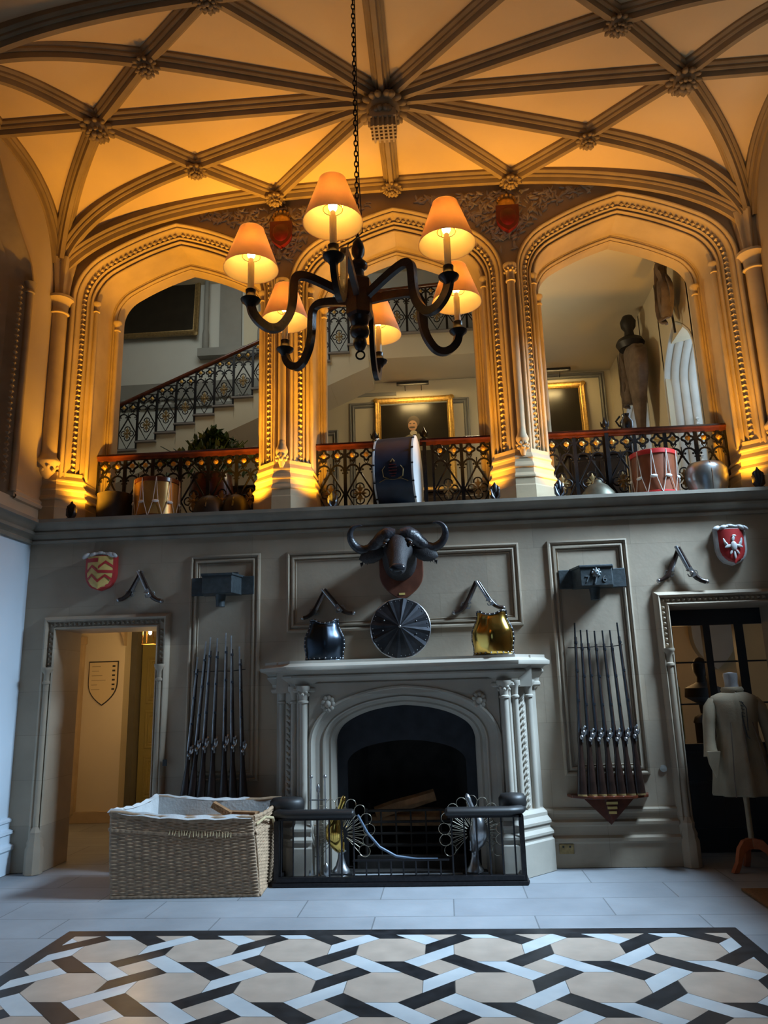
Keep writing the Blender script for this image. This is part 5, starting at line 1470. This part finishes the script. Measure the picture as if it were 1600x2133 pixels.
for s in (-1, 1):
    mb.tube([on(s*.05, .36), on(s*.10, .38), on(s*.11, .45), on(s*.08, .49)], [.012, .014, .012, .005], 6, flat=.4)
mb.tube([on(-.15, .33), on(-.08, .36), on(0, .35), on(.08, .36), on(.15, .33)], .008, 6, flat=.4)
mb.tube([on(-.02, .53), on(0, .56), on(.02, .53)], .010, 6)
mb.build('painted_supporters', M_DGOLD, bd_)
mb = MB()
for z, wd in ((.50, .035), (.47, .04), (.44, .04), (.41, .035), (.385, .022)): mb.tube([on(-wd, z), on(wd, z)], .015, 6, flat=.3)
mb.build('painted_arms', mat('faded_red_paint', (.12, .02, .02), .5), bd_)
# steel pieces on the ledge at right
gh = thing('hat_shaped_helmet', (1.68, 7.66, ZL), 'wide brimmed dull iron helmet on the ledge left of the red-hooped drum', 'helmet')
mb = MB(); mb.lathe([(.20, 0), (.19, .03), (.16, .10), (.10, .17), (.05, .20), (.045, .22), (.03, .235), (.005, .24)], n=28, sy=.7); mb.build('bowl', mat('dull_greenish_iron', (.09, .085, .06), .45, .6, nscale=12, amt=.3), gh, 50)
bp = thing('steel_cuirass', (2.80, 7.70, ZL), 'bright steel cuirass standing at the right end of the ledge', 'armour')
mb = MB(); mb.lathe([(.17, 0), (.175, .04), (.20, .12), (.215, .22), (.21, .30), (.17, .36), (.13, .375), (.12, .37)], n=32, sy=.75)
mb.build('plate', mat('bright_cuirass_steel', (.42, .46, .48), .28, .95, nscale=8, amt=.2), bp, 60)
mb = MB(); mb.tube([(0, -.13, .02), (0, -.155, .15), (0, -.162, .25), (0, -.13, .36)], .005, 6); mb.build('ridge', M_STEEL, bp)
def finial(x, y, s, label, m=M_IRON):
    mb = MB()
    for k in range(5):
        a = (k-2)*.42; L = s*(1-.16*abs(k-2)); mb.tube([(0, 0, 0), (sin(a)*L*.35, -.01, cos(a)*L*.5), (sin(a)*L*.45, -.005, L*.85), (sin(a)*L*.3, 0, L)], [s*.12, s*.15, s*.10, s*.02], 7, flat=.6)
    mb.box(-s*.2, s*.2, -s*.12, s*.12, 0, s*.08)
    o = mb.build('uplighter', m, smooth=50); o.location = (x, y, ZL); tag(o, label, 'light fitting', 'leaf-shaped uplighters'); return o
YU = 7.40
finial(-3.82, YU, .20, 'small dark leaf-shaped uplighter at the foot of the leftmost pier')
finial(.60, YU, .19, 'small dark leaf-shaped uplighter left of the middle right pier base')
finial(1.24, YU, .19, 'small grey shell-shaped uplighter right of the middle right pier base', M_DSTEEL)
finial(3.18, YU, .22, 'small dark leaf-shaped uplighter at the foot of the rightmost pier')
finial(-1.06, YU+.05, .19, 'small dark leaf-shaped uplighter right of the middle left pier base', M_DSTEEL)

# plant on gallery
pt = thing('gallery_plant', (-2.75, 8.75, ZL), 'dense green leafy plant behind the left balustrade', 'plant')
mb = MB(); mb.lathe([(.18, 0), (.24, .5), (.27, .55), (.25, .8), (.2, .82)], n=20); mb.build('pot', M_MAHOG, pt, 40)
mb = MB(); rnd = random.Random(12)
for k in range(420):
    a = rnd.uniform(0, 2*pi); rr = abs(rnd.gauss(0, .28)); hgt = .95+.42*math.exp(-(rr/.3)**2)*rnd.uniform(.4, 1.15); c = Vector((rr*cos(a)*1.5, rr*sin(a)*.7, hgt))
    m = Matrix.Rotation(rnd.uniform(0, 6.3), 3, 'Z') @ Matrix.Rotation(rnd.uniform(-1.2, 1.2), 3, 'X'); s = rnd.uniform(.03, .06)
    mb.add([c+m @ Vector(p) for p in ((0, 0, -s*1.5), (s*.7, .008, -s*.3), (s*.5, 0, s*.8), (0, -.006, s*1.5), (-s*.5, 0, s*.8), (-s*.7, .008, -s*.3))], [(0, 1, 2, 3, 4, 5)])
mb.build('leaves', M_LEAF, pt)
mb = MB()
for k in range(30):
    a = rnd.uniform(0, 2*pi); r_ = rnd.uniform(.1, .5); mb.tube([(0, 0, .7), (r_*cos(a)*.7, r_*sin(a)*.4, 1.0), (r_*cos(a)*1.5, r_*sin(a)*.7, 1.05+.25*(1-r_))], .006, 5)
mb.build('stems', M_LEAF, pt)

def cabinet(x, y, w, h, d, label):  # cabinets added to fill the dark areas behind the balustrades
    t = thing('side_cabinet', (x, y, ZL), label, 'cabinet')
    mb = MB(); mb.box(-w/2, w/2, -d/2, d/2, .08, h-.03); mb.build('carcass', M_CABW, t, bevel=.006)
    mb = MB(); mb.box(-w/2-.03, w/2+.03, -d/2-.03, d/2+.03, h-.03, h); mb.build('top', M_CABW, t, bevel=.006)
    for a in (-1, 1):
        mb = MB(); mb.box(a*w/4-w/4+.03, a*w/4+w/4-.03, -d/2-.018, -d/2, .14, h-.1); o = mb.build('door', M_CABW, t, bevel=.006)
        k = MB(); k.ball((a*.05, -d/2-.03, h*.5), .016, 8, 6); k.build('knob', M_DGOLD, o, 60)
        for b in (-1, 1):
            mb = MB(); mb.box(a*(w/2-.05)-.03, a*(w/2-.05)+.03, b*(d/2-.05)-.03, b*(d/2-.05)+.03, 0, .08); mb.build('foot', M_CABW, t)
M_CABW = mat('dark_oak_cabinet', (.022, .013, .008), .4, nscale=9, amt=.4)
cabinet(-2.55, 9.8, 1.35, .90, .45, 'dark oak cabinet behind the left arch balustrade')
cabinet(.30, 10.3, .9, .85, .45, 'dark oak cabinet behind the middle arch balustrade, right of the drum')
cabinet(2.15, 9.9, .75, 1.15, .40, 'tall dark cabinet behind the right arch balustrade')

# ================================================================== CRESTS ON THE SPANDRELS
for k, (x, lab) in enumerate(((-1.62, 'red oval shield under a gilt crown between left and middle arches'), (.94, 'dark red shield under a gilt crown between middle and right arches'))):
    t = thing('crowned_shield', (x, YN+.01, 6.55), lab, 'shield')
    mb = MB(); mb.prism([(a, b+.12) for a, b in shieldpoly(.25, .32)], -.06, .0); mb.ball((0, -.05, .14), .11, 16, 8, sc=(.9, .25, 1.15)); mb.build('shield', mat('crimson_enamel', (.17, .012, .012), .35, nscale=8, amt=.3), t, 40)
    mb = MB(); mb.lathe([(.095, .28), (.10, .32), (.095, .35), (.06, .385)], n=16, sy=.6)
    for a in range(7):
        q = -pi*a/6; mb.ball((.09*cos(q), .055*sin(q), .375+.03*sin(-q)), .019, 7, 5)
    mb.build('crown', M_GOLD, t, 50)
    if k == 0:
        mb = MB(); mb.box(-.03, .06, -.056, -.045, .13, .17); mb.build('cartouche', M_PLAQ, t)

# ================================================================== PICTURES
def picture(x0, x1, z0, z1, y, label, fw=.11, m=M_GOLD, ry=0):
    cx = (x0+x1)/2; t = thing('framed_portrait', (cx, y, z0), label, 'picture'); t.rotation_euler = (radians(-4), 0, 0)
    W = x1-x0; Hh = z1-z0; mb = MB(); prof = [(0, 0), (.0, .05), (.02, .07), (.04, .05), (.06, .045), (.08, .03), (fw-.015, .035), (fw, .01)]
    rows = []
    for (a, b, sx, sz) in ((-W/2, 0, 1, 1), (W/2, 0, -1, 1), (W/2, Hh, -1, -1), (-W/2, Hh, 1, -1), (-W/2, 0, 1, 1)): rows.append([(a+sx*o, -h, b+sz*o) for o, h in prof])
    mb.grid(rows)
    for (a, b) in ((-W/2, 0), (W/2, 0), (-W/2, Hh), (W/2, Hh)): mb.ball((a*.96, -.05, b if b == 0 else b-.04), .05, 8, 5, sc=(1, .5, 1))
    mb.build('frame', m, t, 35)
    mb = MB(); mb.box(-W/2+.02, W/2-.02, -.015, 0, .02, Hh-.02); mb.build('canvas', M_CANVAS, t)
    return t, W, Hh
def sitter(t, cx, cz, s):
    yy = -.017
    def el(name, m, c, a, b, y, n=24, rot=0):
        mb = MB(); mb.prism([(c[0]+a*cos(q)*cos(rot)-b*sin(q)*sin(rot), c[1]+a*cos(q)*sin(rot)+b*sin(q)*cos(rot)) for q in [2*pi*i/n for i in range(n)]], y-.002, y); mb.build(name, m, t)
    mb = MB(); mb.prism([(cx-.36*s, cz-.75*s), (cx-.33*s, cz-.42*s), (cx-.12*s, cz-.30*s), (cx+.12*s, cz-.28*s), (cx+.36*s, cz-.42*s), (cx+.42*s, cz-.75*s)], yy-.002, yy); mb.build('painted_jacket', M_SUIT, t)
    el('painted_collar', M_COLLAR, (cx, cz-.26*s), .09*s, .07*s, yy-.002)
    el('painted_hair', M_HAIR, (cx+.01*s, cz+.05*s), .155*s, .17*s, yy-.004)
    el('painted_face', M_SKIN, (cx-.015*s, cz-.055*s), .118*s, .145*s, yy-.006)
    el('painted_moustache', M_HAIR, (cx-.03*s, cz-.105*s), .075*s, .026*s, yy-.008)
    el('painted_nose', mat('portrait_nose_paint', (.42, .19, .10), .5), (cx-.03*s, cz-.05*s), .014*s, .035*s, yy-.008)
    for a in (-.075, .02): el('painted_eye', M_HAIR, (cx+a*s, cz+.0*s), .030*s, .013*s, yy-.008)
t, W, Hh = picture(-.98, .37, 4.75, 6.50, 12.05, 'gilt framed portrait of a moustached man in a grey jacket, centre arch'); sitter(t, -.02, 1.26, .66)
t, W, Hh = picture(1.45, 2.60, 4.75, 6.62, 12.05, 'gilt framed dark portrait partly hidden by the pier, right arch'); sitter(t, -.30, 1.05, .9)
t, W, Hh = picture(-5.7, -4.12, 7.90, 9.1, 12.10, 'large dark painting in a gilt frame high on the stairwell wall', m=M_DGOLD)
for (cx, z, lab) in ((-.30, 6.60, 'dark picture light bar above the moustached man portrait'), (2.05, 6.70, 'dark picture light bar above the right arch portrait')):
    t = thing('picture_light', (cx, 12.0, z), lab, 'picture light')
    mb = MB(); mb.tube([(-.27, -.22, 0), (.27, -.22, 0)], .035, 10); mb.build('lamp_bar', M_BLKL, t, 50)
    mb = MB(); [mb.tube([(a, .1, .0), (a, .0, .10), (a, -.2, .04)], .006, 6) for a in (-.14, .14)]; build_each(mb, 'bracket', M_IRON, t)
    light('picture_lamp', 'AREA', (cx, 11.72, z-.04), 5.5, (1.0, .70, .28), (cx, 12.1, z-.55), .45, .04)

# ================================================================== RIGHT GALLERY BANNERS / FIGURE
def banner(x, y, z0, z1, label, w=.2, lean=0, bust=False):
    t = thing('furled_banner', (x, y, z0), label, 'banner')
    H = z1-z0; mb = MB(); mb.tube([(-.05, 0, 0), (-.10+lean, lean*.3, H)], .014, 8); mb.build('pole', M_BLKL, t, 50)
    mb = MB(); rows = []
    for j in range(13):
        v = j/12; wd = w*(.25+1.1*sin(pi*min(1, v*1.15+.05))**.8) if not bust else w*(.35+.75*v*(1.15-v)*2)
        rows.append([(-.10+lean*v+.05*sin(i*1.3)-.03, (-1+2*i/16)*wd*.9+.02*sin(i*2+v*7), H*(.22+.68*v)-.08*abs(-1+2*i/16)) for i in range(17)])
    mb.grid(rows); o = mb.build('cloth', M_CLOTHD, t, 60); s = o.modifiers.new('s', 'SOLIDIFY'); s.thickness = .03
    return t
banner(3.02, 10.62, 5.35, 6.60, 'small faded banner drooping on a pole, left one on the gallery side wall', .16)
banner(3.02, 8.22+.35, 5.7, 6.8, 'faded banner at the top of the right arch beside the ceiling', .2)
fg = thing('hanging_armour', (2.95, 9.9, 4.75), 'dark leather armour trophy with a round helmet hung on the gallery side wall', 'armour')
mb = MB(); rows = []
for (z, yc_, a, b) in ((0, .02, .05, .04), (.25, .0, .08, .06), (.6, -.05, .17, .09), (.95, -.1, .30, .12), (1.2, -.08, .34, .13), (1.35, 0, .26, .12), (1.42, .06, .10, .08)):
    rows.append([(-.12+b*cos(q), yc_+a*sin(q)*(1+.1*sin(5*q)), z) for q in [2*pi*i/20 for i in range(20)]])
mb.grid(rows, close=True); mb.build('coat', M_CLOTHD, fg, 60)
mb = MB(); mb.lathe([(.16, 1.42), (.2, 1.50), (.17, 1.56), (.07, 1.62), (.06, 1.70), (.10, 1.76), (.11, 1.84), (.07, 1.92), (.01, 1.95)], (-.12, .1, 0), 18); mb.build('helmet', M_BLKL, fg, 50)
ca = MB(); ca.lathe([(.05, 0), (.03, .04), (.07, .12), (.08, .2), (.04, .26), (.05, .3)], n=14); ca.tube([(-.08, 0, .15), (-.12, 0, .22), (-.07, 0, .28)], .012, 6)
o = ca.build('steel_helmet', M_DSTEEL, smooth=50); o.location = (2.25, 8.45, 4.35); o.scale = (1, 1, 1)
tag(o, 'small steel helmet just above the right balustrade rail', 'helmet')
ps = MB(); ps.lathe([(.04, 0), (.04, .92)], n=10); ps.tf(Matrix.Translation((0, 0, 0))); q = ps.build('stand', M_IRON, smooth=50); q.parent = o; q.location = (0, 0, -.92)

# ================================================================== CHANDELIER
CX, CY, CZ, CR = -.353, 3.55, 3.483, .567
ch = thing('chandelier', (CX, CY, 3.28), 'dark turned wood and iron chandelier with six shaded candle lamps', 'chandelier')
def cpart(mb, name, m, smooth=50): return mb.tf(Matrix.Translation((-CX, -CY, -3.28))).build(name, m, ch, smooth)
mb = MB()
mb.lathe([(.004, 3.30), (.022, 3.31), (.036, 3.335), (.034, 3.36), (.024, 3.372), (.044, 3.385), (.052, 3.405), (.046, 3.43), (.030, 3.44), (.045, 3.452), (.050, 3.47), (.055, 3.49)], (CX, CY, 0), 24)
mb.lathe([(.048, 3.70), (.032, 3.72), (.028, 3.76), (.046, 3.775), (.050, 3.79), (.044, 3.805), (.026, 3.815), (.022, 3.835), (.034, 3.86), (.036, 3.885), (.028, 3.92), (.015, 3.945), (.004, 3.95)], (CX, CY, 0), 24)
[q.build('turned_column', M_WIRON, ch, 50) for q in loose(mb.tf(Matrix.Translation((-CX, -CY, -3.28))))]
mb = MB(); mb.lathe([(.062, 3.485), (.072, 3.50), (.072, 3.69), (.060, 3.705)], (CX, CY, 0), 6, a0=radians(24)); cpart(mb, 'hexagonal_block', M_WIRON, 20)
mb = MB(); mb.tube([(CX+.022*cos(a), CY, 3.278+.022*sin(a)) for a in [2*pi*i/16 for i in range(16)]], .005, 6, closed=True); cpart(mb, 'pull_ring', M_IRON)
for k in range(6):
    a = radians(264.4+60*k); d = Vector((cos(a), sin(a), 0)); c = Vector((CX, CY, 0))
    tip = CR
    pl_ = [(.06, 3.60), (.16, 3.64), (.26, 3.672), (.315, 3.675), (.345, 3.65), (.352, 3.60), (.356, 3.52), (.375, 3.44), (.42, 3.375), (.47, 3.36), (.52, 3.385), (.555, 3.43), (tip, 3.478)]
    P = []
    pv = [Vector((r, z)) for r, z in pl_]
    for i in range(len(pv)-1):
        p0, p1, p2, p3 = pv[max(i-1, 0)], pv[i], pv[i+1], pv[min(i+2, len(pv)-1)]
        for j in range(4):
            t_ = j/4; q = .5*((2*p1)+(-p0+p2)*t_+(2*p0-5*p1+4*p2-p3)*t_*t_+(-p0+3*p1-3*p2+p3)*t_**3); P.append(q)
    P.append(pv[-1])
    sd = Vector((-sin(a), cos(a), 0)); rows = []
    for i, q in enumerate(P):
        tq = P[min(i+1, len(P)-1)]-P[max(i-1, 0)]; tq.normalize(); nq = Vector((-tq.y, tq.x))
        hh = .021; ww_ = .014; base = c+d*q.x+Vector((0, 0, q.y)); nn = d*nq.x+Vector((0, 0, nq.y))
        rows.append([base+nn*hh+sd*ww_, base+nn*hh-sd*ww_, base-nn*hh-sd*ww_, base-nn*hh+sd*ww_])
    mb = MB(); mb.grid(rows, close=True); mb.add(rows[0], [(0, 1, 2, 3)]); mb.add(rows[-1], [(0, 1, 2, 3)])
    arm = cpart(mb, 'arm', M_WIRON, 40)
    e = c+d*tip
    mb = MB(); mb.lathe([(.018, 3.455), (.03, 3.475), (.046, 3.488), (.050, 3.498), (.030, 3.508), (.024, 3.53), (.026, 3.55), (.018, 3.555)], (e.x, e.y, 0), 18); cpart(mb, 'drip_pan', M_WIRON)
    mb = MB(); mb.lathe([(.0165, 3.55), (.0165, 3.70), (.012, 3.702), (.012, 3.725)], (e.x, e.y, 0), 14); cpart(mb, 'candle_tube', M_WAX)
    mb = MB(); mb.ball((e.x, e.y, 3.755), .021, 12, 8, sc=(1, 1, 1.5)); mb.tf(Matrix.Identity(4)); cpart(mb, 'bulb', M_BULB)
    mb = MB(); n = 40; mb.lathe([(.137, 3.665), (.136, 3.672), (.064, 3.882), (.063, 3.888)], (e.x, e.y, 0), n, cap=False)
    s_ = cpart(mb, 'lamp_shade', M_SHADE, 60)
    mb = MB(); mb.lathe([(.1345, 3.667), (.1335, 3.673), (.0615, 3.882)], (e.x, e.y, 0), n, cap=False); cpart(mb, 'shade_lining', M_LINING, 60)
    mb = MB(); mb.tube([(e.x+.045*cos(q), e.y+.045*sin(q), 3.735) for q in [2*pi*i/16 for i in range(16)]], .002, 4, closed=True)
    for q in (0, 2.1, 4.2): mb.tube([(e.x+.045*cos(q), e.y+.045*sin(q), 3.735), (e.x+.063*cos(q), e.y+.063*sin(q), 3.88)], .0018, 4)
    cpart(mb, 'shade_carrier', M_BRASS)
    light('candle_lamp', 'POINT', (e.x, e.y, 3.795), 1.5, (1.0, .60, .13), size=.02)
mb = MB(); z = 3.95; k = 0
while z < 7.1:
    lk_ = [Vector((.0095*cos(a), 0, .021*sin(a))) for a in [2*pi*i/10 for i in range(10)]]
    R_m = Matrix.Rotation(pi/2*(k % 2)+.3, 3, 'Z'); mb.tube([R_m @ p+Vector((CX, CY, z)) for p in lk_], .0035, 5, closed=True); z += .033; k += 1
cpart(mb, 'chain', M_IRON)
mb = MB(); mb.tube([(CX+.01, CY-.012, 7.0), (CX+.012, CY-.012, 5.5), (CX+.015, CY-.02, 4.3), (CX+.03, CY-.04, 3.96), (CX-.05, CY-.03, 3.90), (CX-.06, CY-.05, 3.7)], .003, 5); cpart(mb, 'flex', M_BLKL)

# ================================================================== UPLIGHTS on the ledge (real lamps of the arcade)
def uplight(x, e, sx=0):
    # low-output wash for the pier base plus a tighter throw to the vault, both from the same fitting
    light('ledge_uplight', 'SPOT', (x, 7.40, ZL+.06), e, AMB, (x+sx*.4, 7.62, ZL+2), size=.04, spot=radians(120), blend=.8)
    light('ledge_uplight_mid', 'SPOT', (x, 7.31, ZL+.12), e*2.0, AMB, (x+sx*.25, 7.62, 5.6), size=.05, spot=radians(46), blend=1.0)
    light('ledge_uplight_throw', 'SPOT', (x, 7.38, ZL+.10), e*1.35, AMB, (x+sx*.8, 7.32, ZL+3.8), size=.05, spot=radians(52), blend=1.0)
uplight(-3.72, 115, .6); uplight(-2.02, 110, .4); uplight(-1.12, 115, -.3); uplight(.54, 85, -.2); uplight(1.30, 85, .1); uplight(3.10, 80, -.3)
print('objects', len(bpy.data.objects))
